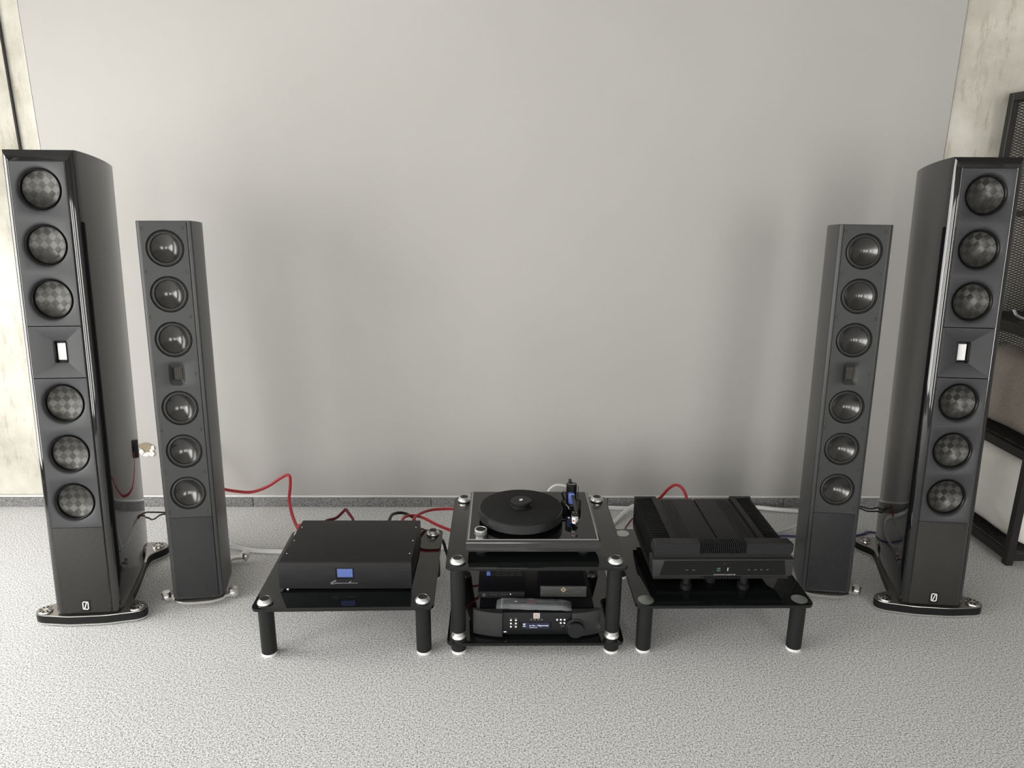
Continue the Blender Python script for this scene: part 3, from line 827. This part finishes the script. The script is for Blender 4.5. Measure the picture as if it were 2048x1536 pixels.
put('emblem_lines', MB().tube([(-.007, .0018, -.006), (-.002, .0018, .002), (.006, .0018, .0055)], .0006, 5).tube([(-.007, .0018, .004), (.0, .0018, -.001), (.007, .0018, -.006)], .0006, 5).mesh('emblem_lines'), M['brick'], em)
letter_front('M O O N', .0072, -.002, .0036, .0660, M['fingrey'], fa, space=1.5)
ds = put('display', MB().box(-.0600, .0490, .0032, .006, .0330, .0560).mesh('display', .0004, 1), M['rim'], ms)
put('display_area', MB().box(-.0480, .0400, .0028, .0040, .0345, .0545).mesh('display_area'), M['oledblue'], ds)
letter_front('or fen - Mignonnett', .0078, .006, .0026, .0450, M['oled'], ds)
letter_front('FLAC 44.1 kHz', .0040, -.012, .0026, .0375, M['oled'], ds)
put('heart_icon', MB().prism_y([(-.004, .004), (0, .0015), (.004, .004), (.004, .0015), (0, -.0025), (-.004, .0015)], .0024, .0030).box(-.0048, .0048, .0024, .0030, -.0075, -.0055).mesh('heart_icon'), M['oled'], ds, (-.0415, 0, .0490))
put('status_light', MB().box(-.0045, .0045, .0025, .004, -.0011, .0011).mesh('status_light'), M['oled'], ms, (-.1035, 0, .0215))
for x in (-.16, .16):
    for y in (.05, .3):
        put('foot', cached('mfoot', lambda: MB().lathe([(.018, 0), (.018, .010)], n=20).mesh('foot')), M['rubber'], ms, (x, y, 0))
ZM = ZB + .094
# phono stage (low box, left) and DAC (right) on top of it
ph = thing('phono_stage', 'low black box with a round mark and small lights, on the network player', 'audio box', (.0005, 2.135, ZM))
put('case', MB().box(-.0765, .0765, .004, .215, .002, .022).mesh('case', .001), M['moonbody'], ph)
pf = put('fascia', MB().box(-.0775, .0775, 0, .005, .001, .0225).mesh('fascia', .0006), M['brushed'], ph)
put('round_mark', MB().lathe([(.0046, 0), (.0046, -.0006), (.0034, -.0006), (.0034, 0)], axis='y', n=24, cap=False).mesh('round_mark'), M['greyprint'], ph, (-.0575, 0, .0115))
for x in (-.033, -.026, -.018, .0, .006, .012, .018): 
    put('indicator', cached('pind', lambda: MB().box(-.0007, .0007, -.0005, .0005, -.0007, .0007).mesh('indicator')), M['greyprint'], ph, (x, 0, .0125))
put('power_light', MB().box(-.0014, .0014, -.0006, .0005, -.0014, .0014).mesh('power_light'), M['led'], ph, (.0305, 0, .0145))
b = MB()
for r_ in range(7):
    for c_ in range(5): b.box(-.045 + c_ * .024, -.025 + c_ * .024, .105 + r_ * .012, .108 + r_ * .012, .0218, .0224)
put('vent_slots', b.mesh('vent_slots'), M['dimprint'], ph)
da = thing('converter_box', 'taller black box with a gold diamond logo, on the network player', 'audio box', (.2065, 2.137, ZM))
put('case', MB().box(-.075, .075, .005, .215, .004, .0405).mesh('case', .001), M['moonbody'], da)
put('fascia', MB().box(-.0765, .0765, 0, .006, .003, .0415).mesh('fascia', .0007), M['brushedlight'], da)
put('diamond_logo', MB().quadloop([[(r_ * c_, y, r_ * s_) for c_, s_ in ((1, 0), (0, 1), (-1, 0), (0, -1))] for r_, y in ((.0090, 0), (.0090, -.0008), (.0060, -.0008), (.0060, 0))], True).lathe([(.0015, 0), (.0015, -.0008), (.0003, -.0008)], axis='y', n=10).mesh('diamond_logo', angle=20), M['goldlogo'], da, (.0, -.0002, .0300), label='gold diamond outline')
for s in (-1, 1):
    put('foot', MB().lathe([(.01, 0), (.01, .0045)], n=16).mesh('foot'), M['rubber'], da, (s * .055, .03, 0))
    put('foot', MB().lathe([(.01, 0), (.01, .0045)], n=16).mesh('foot'), M['rubber'], da, (s * .055, .18, 0))
    put('foot', MB().lathe([(.01, 0), (.01, .0025)], n=16).mesh('foot'), M['rubber'], ph, (s * .055, .03, 0))
    put('foot', MB().lathe([(.01, 0), (.01, .0025)], n=16).mesh('foot'), M['rubber'], ph, (s * .055, .18, 0))
bt = MB().prism([(-.0065, -.012), (.0065, -.012), (.0035, .004), (.003, .016), (-.003, .016), (-.0035, .004)], 0, .014)
tag(put('blue_plug', bt.mesh('blue_plug', .001), M['blue'], None, (-.0435, 2.250, ZM + .0226)), 'small blue plug lying on the low black box under the rack', 'plug')
# remote control in a clear zip bag, lying on the player's top front edge
rm = thing('bagged_remote', 'remote control sealed in a clear plastic zip bag, on the network player', 'bag', (.107, 2.090, ZM + .001), radians(-3.5))
put('remote', MB().box(-.075, .095, -.018, .014, .002, .012).mesh('remote', .003), M['black'], rm)
put('red_label', MB().box(-.022, .004, -.010, .006, .0119, .0124).mesh('red_label'), M['darkred'], rm)
put('white_label', MB().box(-.062, -.055, -.002, .003, .0119, .0124).mesh('white_label'), M['logo'], rm)
b = MB(); nx, ny = 28, 10; top = []; bot = []
for j in range(ny + 1):
    for i in range(nx + 1):
        u, v_ = i / nx * 2 - 1, j / ny * 2 - 1
        x = .122 * u + .003 * noise.noise((v_ * 3, u, 1)) ; y = .027 * v_ + .002 * noise.noise((u * 4, v_, 5))
        bulge = .0135 * max(0, (1 - abs(u) ** 6)) ** .5 * max(0, (1 - v_ ** 4)) ** .5
        top.append((x, y, .0012 + bulge + .0040 * noise.noise((u * 9, v_ * 2.5, 2)) * (1 - abs(u) ** 4)))
        bot.append((x, y, .0006))
base_i = 0
b.v = top + bot
W_ = nx + 1
for j in range(ny):
    for i in range(nx):
        a = j * W_ + i
        b.f.append((a, a + 1, a + W_ + 1, a + W_))
put('plastic_bag', b.mesh('plastic_bag', angle=80), M['bag'], rm, label='clear crinkled plastic bag')
put('zip_seal', MB().box(-.1055, -.1035, -.026, .026, .006, .0078).mesh('zip_seal'), M['bagseal'], rm)

# ================================================================== TURNTABLE
tt = thing('turntable', 'black turntable with a thick platter on the top shelf of the middle rack', 'turntable', (.1025, 2.2785, ZT), 0)
def ch_rect(hx_, hy_, z): return [(-hx_, -hy_, z), (hx_, -hy_, z), (hx_, hy_, z), (-hx_, hy_, z)]
put('plinth', MB().quadloop([ch_rect(.2135, .1915, .021), ch_rect(.2145, .1925, .022), ch_rect(.2145, .1925, .0505)], True, True, True).mesh('plinth', angle=20), M['plinthedge'], tt)
put('plinth_bevel', MB().quadloop([ch_rect(.2145, .1925, .0506), ch_rect(.2140, .1915, .0540), ch_rect(.2085, .1870, .0598)], True).mesh('plinth_bevel', .0004, 1, 15), M['plinthedge'], tt, label='smoked bevelled edge')
put('plinth_glint_lip', MB().quadloop([ch_rect(.2085, .1870, .0599), ch_rect(.2070, .1850, .0612), ch_rect(.2050, .1830, .0612), ch_rect(.2035, .1816, .0602)], True).mesh('plinth_glint_lip', 0, 1, 15), M['lip'], tt, label='pale frosted inner lip, lightened to stand in for a window reflection')
put('plinth_top', MB().quadloop([ch_rect(.2036, .1816, .0500), ch_rect(.2036, .1816, .0603)], True, True, True).mesh('plinth_top', angle=20), M['plinth'], tt)
PX, PY = -.037, -.0365
put('sub_platter', MB().lathe([(.10, .0603), (.10, .072)], n=48).mesh('sub_platter'), M['rim'], tt, (PX, PY, 0))
plt = put('platter', MB().lathe([(.132, .0700), (.1385, .0715), (.1400, .0730), (.1400, .1020), (.1385, .1035), (.1360, .1040)], n=96).mesh('platter', angle=25), M['platter'], tt, (PX, PY, 0))
put('felt_mat', MB().lathe([(.1365, .1038), (.1365, .1058), (.1355, .1062), (.0005, .1062)], n=96).mesh('felt_mat'), M['felt'], plt, label='black felt mat')
cl = put('record_clamp', MB().lathe([(.0335, .1062), (.0350, .1080), (.0350, .1125), (.0335, .1145), (.0300, .1150), (.0300, .1195), (.0335, .1205), (.0350, .1225), (.0350, .1270), (.0335, .1290), (.0005, .1290)], n=48).mesh('record_clamp', angle=25), M['black'], tt, (PX, PY, 0))
put('spindle_cap', MB().lathe([(.0068, .1290), (.0066, .1305), (.0040, .1308), (.0036, .1298), (.0005, .1298)], n=24).mesh('spindle_cap'), M['chrome'], cl)
kb = put('speed_knob', MB().lathe([(.0195, .0604), (.0200, .0612), (.0200, .0775), (.0192, .0785), (.0165, .0785), (.0160, .0775), (.0005, .0775)], n=36).mesh('speed_knob'), M['puckmetal'], tt, (-.1685, -.146, 0))
put('knob_cap', MB().lathe([(.0160, .0772), (.0158, .0780), (.0005, .0780)], n=30).mesh('knob_cap'), M['black'], kb)
letter_top('PRO-JECT X8', .0085, .118, -.152, .0606, M['dimprint'], tt)
for s in (-1, 1):
    for sy in (-1, 1):
        put('foot', cached('ttfoot', lambda: MB().lathe([(.020, 0), (.021, .002), (.021, .010), (.014, .014), (.014, .0225)], n=28).mesh('foot')), M['rubber'], tt, (s * .165, sy * .145, 0))
# tonearm
AX, AY = .1405, .060
put('arm_base', MB().lathe([(.028, .0604), (.028, .066), (.020, .068), (.017, .090)], n=36).mesh('arm_base'), M['black'], tt, (AX, AY, 0))
put('arm_tower', MB().lathe([(.0175, .086), (.0185, .090), (.0185, .143), (.0180, .147), (.0165, .1480), (.0005, .1480)], n=40).mesh('arm_tower'), M['rim'], tt, (AX, AY - .005, 0))
letter_top('Pro-Ject', .0066, AX, AY - .009, .1481, M['logo'], tt)
put('tower_pin', MB().tube([(AX - .004, AY + .006, .140), (AX - .005, AY + .008, .160)], .0055, 12, 1).mesh('tower_pin', .001), M['rim'], tt)
put('bearing', MB().box(AX - .012, AX + .009, AY - .036, AY - .012, .084, .124).mesh('bearing', .006), M['blue'], tt, label='blue tonearm bearing')
put('arm_wand', MB().tube([(AX - .001, AY - .015, .116), (AX + .003, AY - .060, .112), (AX + .006, AY - .105, .106), (AX + .005, AY - .128, .1005)], .0060, 14, 4).mesh('arm_wand'), M['moonface'], tt)
hs = put('headshell', MB().box(AX - .010, AX + .011, AY - .150, AY - .124, .094, .1005).mesh('headshell', .001), M['black'], tt)
for x, y in ((-.005, -.130), (.006, -.130), (.001, -.122)):
    put('shell_screw', cached('hsc', lambda: MB().lathe([(.0022, 0), (.0022, .003), (.0005, .0032)], n=12).mesh('shell_screw')), M['chrome'], hs, (AX + x, AY + y - .004, .1002))
put('cartridge', MB().prism([(AX - .0105, AY - .156), (AX - .001, AY - .163), (AX + .0115, AY - .140), (AX + .0105, AY - .128), (AX - .0095, AY - .128)], .073, .094).mesh('cartridge', .001), M['ribbon'], tt, label='white cartridge')
put('cartridge_mark', MB().box(-.003, .003, -.0004, .0004, -.003, .003).mesh('cartridge_mark'), M['redcable'], tt, (AX - .0058, AY - .1598, .084), (0, 0, -.635))
put('arm_rest', MB().tube([(AX - .018, AY - .002, .074), (AX - .032, AY + .002, .112), (AX - .014, AY - .006, .113)], .0035, 8, 3).mesh('arm_rest'), M['rim'], tt)
put('side_post', MB().lathe([(.011, .0604), (.011, .090), (.009, .094), (.0005, .094)], n=20).mesh('side_post'), M['black'], tt, (AX + .022, AY - .020, 0))
put('thread_rod', MB().tube([(AX + .022, AY - .016, .092), (AX + .023, AY - .010, .140)], .0012, 8, 1).mesh('thread_rod'), M['rim'], tt)
put('lift_wheel', MB().lathe([(.0135, .0604), (.0140, .064), (.0140, .088), (.0130, .091), (.0005, .091)], n=28).mesh('lift_wheel'), M['rim'], tt, (AX - .025, AY - .024, 0))
put('lift_lever', MB().tube([(AX - .020, AY - .036, .084), (AX - .013, AY - .048, .078), (AX - .011, AY - .056, .076)], .0028, 8, 3).mesh('lift_lever'), M['chrome'], tt)

# ================================================================== CABLES, SOCKET
def cable(name, pts, r, mat, label, k=8):
    return tag(put(name, MB().tube(pts, r, 10, k).mesh(name), M[mat]), label, 'cable')
SX, SZ = -1.388, .300
so = thing('wall_socket', 'black double wall socket behind the left slim speaker, mirrored in the glossy cabinet', 'socket', (SX, YW - .006, SZ))
put('socket_plate', MB().prism_y(rrect(-.070, .070, -.042, .042, .006), -.010, 0).mesh('socket_plate', .0015), M['socket'], so)
for s in (-1, 1):
    put('outlet', MB().lathe([(.024, -.0095), (.024, -.0125), (.0205, -.0125), (.0195, -.003), (.0005, -.003)], axis='y', n=32).mesh('outlet'), M['rim'], so, (s * .034, 0, 0))
put('power_plug', MB().lathe([(.019, -.004), (.019, -.028), (.013, -.042), (.008, -.05), (.0005, -.05)], axis='y', n=24).mesh('power_plug'), M['black'], so, (.034, 0, 0))
cable('red_power_cable', [(SX + .034, 3.105, .300), (-1.345, 3.07, .280), (-1.320, 3.03, .235), (-1.287, 3.005, .190), (-1.240, 3.000, .156), (-1.184, 3.03, .128), (-1.124, 3.05, .117), (-1.058, 3.06, .139), (-.999, 3.06, .178), (-.963, 3.05, .199), (-.944, 3.03, .196), (-.938, 3.0, .161), (-.931, 2.95, .124), (-.900, 2.87, .102), (-.861, 2.78, .100), (-.825, 2.70, .112), (-.805, 2.64, .140), (-.785, 2.58, .185), (-.750, 2.53, .212), (-.70, 2.46, .222), (-.69, 2.428, .225)], .0068, 'redcable', 'red cable arching up the wall from behind the left slim speaker')
cable('red_cable', [(-.672, 2.430, .235), (-.665, 2.46, .240), (-.658, 2.5, .245), (-.627, 2.53, .243), (-.606, 2.56, .254), (-.598, 2.57, .259), (-.585, 2.56, .249), (-.559, 2.52, .236), (-.548, 2.46, .228), (-.545, 2.425, .226)], .0055, 'darkred', 'short dark red cable peaking behind the blue-display amplifier')
cable('black_cable', [(-.424, 2.428, .235), (-.422, 2.46, .245), (-.420, 2.5, .250), (-.416, 2.54, .251), (-.400, 2.57, .245), (-.380, 2.58, .240), (-.356, 2.57, .236), (-.333, 2.54, .234), (-.322, 2.47, .226), (-.321, 2.428, .224)], .0058, 'blackcable', 'black cable looping behind the blue-display amplifier')
cable('red_cable', [(-.372, 2.428, .245), (-.370, 2.46, .252), (-.369, 2.5, .254), (-.362, 2.53, .250), (-.347, 2.56, .239), (-.320, 2.56, .237), (-.286, 2.53, .239), (-.240, 2.5, .229), (-.185, 2.48, .215), (-.12, 2.50, .175), (-.06, 2.50, .14), (.0, 2.43, .125), (.01, 2.395, .12)], .0055, 'redcable', 'red cable sloping down from the left amplifier to the rack')
cable('red_cable', [(-.335, 2.428, .230), (-.333, 2.46, .240), (-.330, 2.52, .246), (-.321, 2.57, .236), (-.305, 2.63, .220), (-.276, 2.68, .206), (-.228, 2.70, .200), (-.183, 2.70, .199), (-.10, 2.69, .19), (-.02, 2.66, .175), (.05, 2.55, .150), (.06, 2.45, .125), (.06, 2.395, .12)], .0055, 'redcable', 'red cable bowing level from the left amplifier to behind the rack')
cable('black_power_cable', [(-.38, 2.56, .183), (-.31, 2.57, .175), (-.236, 2.58, .13), (-.216, 2.585, .07), (-.200, 2.60, .02), (-.15, 2.62, .008), (.0, 2.65, .008), (.10, 2.67, .008)], .006, 'blackcable', 'black cable dropping to the carpet between left table and rack')
cable('white_cable', [(-1.119, 2.625, .155), (-1.125, 2.665, .135), (-1.142, 2.715, .055), (-1.132, 2.738, .014), (-1.095, 2.733, .010), (-1.011, 2.707, .010), (-.906, 2.699, .010), (-.619, 2.691, .010), (-.315, 2.72, .010), (-.224, 2.738, .010), (-.09, 2.795, .010), (.219, 2.984, .010), (.459, 3.103, .010), (.554, 3.112, .010), (.656, 3.098, .010), (.80, 3.06, .010)], .0095, 'whitecable', 'thick white cable on the carpet running behind the left table and rack')
cable('white_cable', [(.30, 2.72, .010), (.379, 2.817, .010), (.499, 2.959, .010), (.567, 3.051, .020), (.634, 3.098, .032), (.813, 3.105, .030), (1.049, 3.106, .026), (1.178, 3.10, .022), (1.275, 3.089, .016), (1.40, 3.070, .010), (1.45, 3.00, .010), (1.42, 2.88, .010), (1.34, 2.76, .012), (1.275, 2.70, .06), (1.245, 2.68, .13), (1.235, 2.665, .155)], .0095, 'whitecable', 'thick white cable along the skirting behind the finned amplifier')
cable('white_lead', [(.16, 3.06, .012), (.19, 3.05, .05), (.209, 3.045, .120), (.235, 3.045, .150), (.268, 3.045, .155), (.30, 3.045, .14), (.33, 3.05, .06), (.34, 3.06, .012)], .005, 'whitecable', 'thin white lead arching against the wall behind the tonearm')
cable('dark_red_cable', [(.500, 2.80, .008), (.529, 2.861, .012), (.560, 2.933, .015), (.610, 3.013, .015), (.68, 3.04, .010)], .0035, 'darkred', 'thin dark red wire on the carpet between rack and finned amplifier')
cable('red_cable', [(.600, 2.505, .250), (.600, 2.56, .262), (.603, 2.62, .271), (.634, 2.66, .272), (.668, 2.69, .293), (.697, 2.70, .306), (.719, 2.69, .302), (.731, 2.66, .285), (.729, 2.62, .271), (.727, 2.56, .255), (.727, 2.505, .245)], .0058, 'redcable', 'bright red cable arching above the back of the finned amplifier')
cable('blue_speaker_wire', [(.98, 2.80, .006), (1.071, 2.83, .006), (1.191, 2.844, .006), (1.281, 2.84, .006), (1.393, 2.822, .006), (1.51, 2.84, .006), (1.573, 2.859, .006), (1.622, 2.882, .006), (1.66, 2.84, .006), (1.64, 2.74, .006)], .0040, 'bluecable', 'violet blue wire lying on the carpet by the right speakers')
cable('pale_wire', [(.985, 2.81, .0045), (1.074, 2.842, .0045), (1.191, 2.856, .0045), (1.281, 2.851, .0045), (1.393, 2.833, .0045), (1.51, 2.851, .0045), (1.573, 2.87, .0045), (1.61, 2.90, .0045)], .0040, 'greycable', 'pale grey wire lying beside the violet blue wire')
def spk_cable(label, pts, l1, l2, mr):
    c = thing('speaker_cable', label, 'cable', pts[0])
    p0 = Vector(pts[0])
    rel = lambda P: [tuple(Vector(p) - p0) for p in P]
    put('jacket', MB().tube(rel(pts), .0065, 10, 8).mesh('jacket'), M['greycable'], c)
    put('lead', MB().tube(rel(l1), .0032, 8, 6).mesh('lead'), M['blackcable'], c, label='black lead')
    put('lead', MB().tube(rel(l2), .0032, 8, 6).mesh('lead'), M['blackcable'], c, label='black lead')
    put('sleeve', MB().tube(rel([l1[-1], pts[0], pts[1]]), .0075, 10, 3).mesh('sleeve'), M[mr], c)
spk_cable('grey speaker cable with split black leads behind the left big tower', [(-1.345, 2.80, .132), (-1.32, 2.83, .11), (-1.26, 2.86, .06), (-1.19, 2.80, .012), (-1.101, 2.752, .008), (-1.011, 2.726, .008), (-.906, 2.717, .008), (-.62, 2.71, .008), (-.45, 2.73, .008)],
          [(-1.458, 2.625, .18), (-1.43, 2.635, .205), (-1.401, 2.645, .210), (-1.397, 2.67, .199), (-1.374, 2.72, .174), (-1.345, 2.80, .132)],
          [(-1.42, 2.625, .18), (-1.41, 2.64, .190), (-1.402, 2.66, .179), (-1.406, 2.69, .157), (-1.407, 2.72, .147), (-1.395, 2.76, .146), (-1.345, 2.80, .132)], 'darkred')
spk_cable('grey speaker cable with split black leads behind the right big tower', [(1.40, 2.84, .160), (1.37, 2.87, .11), (1.31, 2.88, .05), (1.22, 2.88, .012), (1.10, 2.88, .008), (.98, 2.87, .008)],
          [(1.555, 2.66, .19), (1.52, 2.66, .225), (1.486, 2.66, .222), (1.475, 2.68, .215), (1.463, 2.72, .206), (1.443, 2.75, .194), (1.40, 2.84, .160)],
          [(1.59, 2.67, .19), (1.53, 2.68, .20), (1.492, 2.68, .201), (1.477, 2.69, .200), (1.466, 2.72, .197), (1.444, 2.75, .190), (1.40, 2.84, .160)], 'redcable')
tag(put('wall_cable', MB().tube([(-1.972, YW - .006, 0.05), (-1.974, YW - .006, 1.0), (-1.976, YW - .006, 1.6), (-1.976, YW - .006, 2.99)], .0055, 8, 8).mesh('wall_cable'), M['blackcable']), 'black cable running straight up the bare concrete at the left edge', 'cable')

# ================================================================== MESH SHELF WITH CUSHIONS
sh = thing('mesh_shelf', 'tall black steel shelf with expanded-mesh back, at the right edge', 'shelf', (2.03, 2.60, 0))
SWd, SDp, SHt = .80, .50, 1.83
P_ = .03
for x in (0, SWd - P_):
    for y in (0, SDp - P_):
        put('post', MB().box(x, x + P_, y, y + P_, 0, SHt).mesh('post', .002, 1), M['postblack'], sh)
def expanded(w, h, sx=.0145, sz=.0056, th=.0011, wd=.0015):
    """expanded metal: zig-zag strands that meet at their nodes, in the x,z plane"""
    vs_, fs = [], []
    nx = int(w / sx); nz = int(h / sz)
    for k in range(nz + 1):
        prev = None
        for j in range(nx + 1):
            x = j * sx; z = k * sz + (sz / 2) * (1 if (j + k) % 2 == 0 else -1)
            z = min(max(z, 0), h)
            i = len(vs_)
            vs_ += [(x, -th, z - wd), (x, th, z - wd), (x, th, z + wd), (x, -th, z + wd)]
            if prev is not None:
                for a in range(4): fs.append((prev + a, prev + (a + 1) % 4, i + (a + 1) % 4, i + a))
            prev = i
    me = bpy.data.meshes.new('expanded_mesh'); me.from_pydata(vs_, [], fs); me.update()
    return me
for z0, z1 in ((.02, .05), (.442, .478), (.905, .95), (1.35, 1.372), (1.80, 1.83)):
    for y in (.002, SDp - .028):
        if z0 > 1.0 and y < .01 and z0 < 1.5: continue
        put('cross_rail', MB().box(P_, SWd - P_, y, y + .026, z0, z1).mesh('cross_rail', .0015, 1), M['postblack'], sh)
    if z0 != 1.35:
        for x in (.002, SWd - .028):
            put('side_rail', MB().box(x, x + .026, P_, SDp - P_, z0, z1).mesh('side_rail', .0015, 1), M['postblack'], sh)
o = put('mesh_back', expanded(SWd - 2 * P_, SHt - .06), M['meshblack'], sh, (P_, SDp - .006, .03), label='black expanded-metal back panel'); o['kind'] = 'stuff'
for z in (.052, .480, .951):
    me = cached('shelfmesh', lambda: expanded(SWd - 2 * P_, SDp - 2 * P_))
    o = put('mesh_shelf_board', me, M['meshblack'], sh, (P_, P_, z), (-pi / 2, 0, 0)); o['kind'] = 'stuff'
def cushion(name, hx_, hy_, hz_, mat, label, loc, rot, seed, group=None):
    b = MB(); n = 22; top = []; bot = []
    for j in range(n + 1):
        for i in range(n + 1):
            u, v_ = i / n * 2 - 1, j / n * 2 - 1
            pin = 1 - .10 * (u * u * (1 - v_ * v_) + 0) ; pin2 = 1 - .10 * (v_ * v_ * (1 - u * u))
            x = hx_ * u * (1 - .07 * (1 - v_ * v_) * abs(u)); y = hy_ * v_ * (1 - .07 * (1 - u * u) * abs(v_))
            th = hz_ * (max(0, 1 - u ** 4) * max(0, 1 - v_ ** 4)) ** .42 + .002
            wr = .020 * noise.noise((u * 2.6 + seed, v_ * 2.6, seed)) * (1 - max(abs(u), abs(v_)) ** 8)
            wr += .010 * noise.noise((u * 7 + seed, v_ * 3, seed + 4)) * (1 - max(abs(u), abs(v_)) ** 8)
            top.append((x, y, th + wr)); bot.append((x, y, -th + wr * .3))
    b.v = top + bot; W_ = n + 1; K = len(top)
    for j in range(n):
        for i in range(n):
            a = j * W_ + i
            b.f.append((a, a + 1, a + W_ + 1, a + W_)); b.f.append((K + a, K + a + W_, K + a + W_ + 1, K + a + 1))
    bd_ = [i for i in range(W_)] + [j * W_ + n for j in range(1, W_)] + [n * W_ + i for i in range(n - 1, -1, -1)] + [j * W_ for j in range(n - 1, 0, -1)]
    for i in range(len(bd_)):
        a, c = bd_[i], bd_[(i + 1) % len(bd_)]
        b.f.append((a, K + a, K + c, c))
    o = put(name, b.mesh(name, angle=180), M[mat], None, loc, rot)
    return tag(o, label, 'cushion', group)
cushion('cushion', .195, .19, .085, 'whitefab', 'cream woven cushion standing at the side of the lowest shelf compartment', (2.135, 2.83, .254), (0, pi / 2 - .05, 0), 1, 'cushions on the mesh shelf')
cushion('cushion', .172, .20, .10, 'brownfab', 'taupe fleece cushion standing on the middle shelf', (2.160, 2.84, .658), (0, pi / 2 + .04, 0), 6, 'cushions on the mesh shelf')
cushion('cushion', .19, .18, .07, 'whitefab', 'cream cushion further inside the lowest shelf compartment', (2.36, 2.84, .245), (0, pi / 2, 0), 11, 'cushions on the mesh shelf')
cushion('cushion', .17, .16, .075, 'brownfab', 'taupe cushion lying low on the bottom shelf behind the front post', (2.63, 2.76, .135), (.05, .05, .1), 15, 'cushions on the mesh shelf')
tag(put('silver_band', MB().tube([(2.060, 2.88, .992), (2.068, 2.865, .972), (2.090, 2.85, .962), (2.13, 2.845, .9605), (2.19, 2.85, .9605), (2.22, 2.88, .9605)], .006, 8, 6).mesh('silver_band'), M['band']), 'thin curved silver band lying on the upper shelf board', 'band')
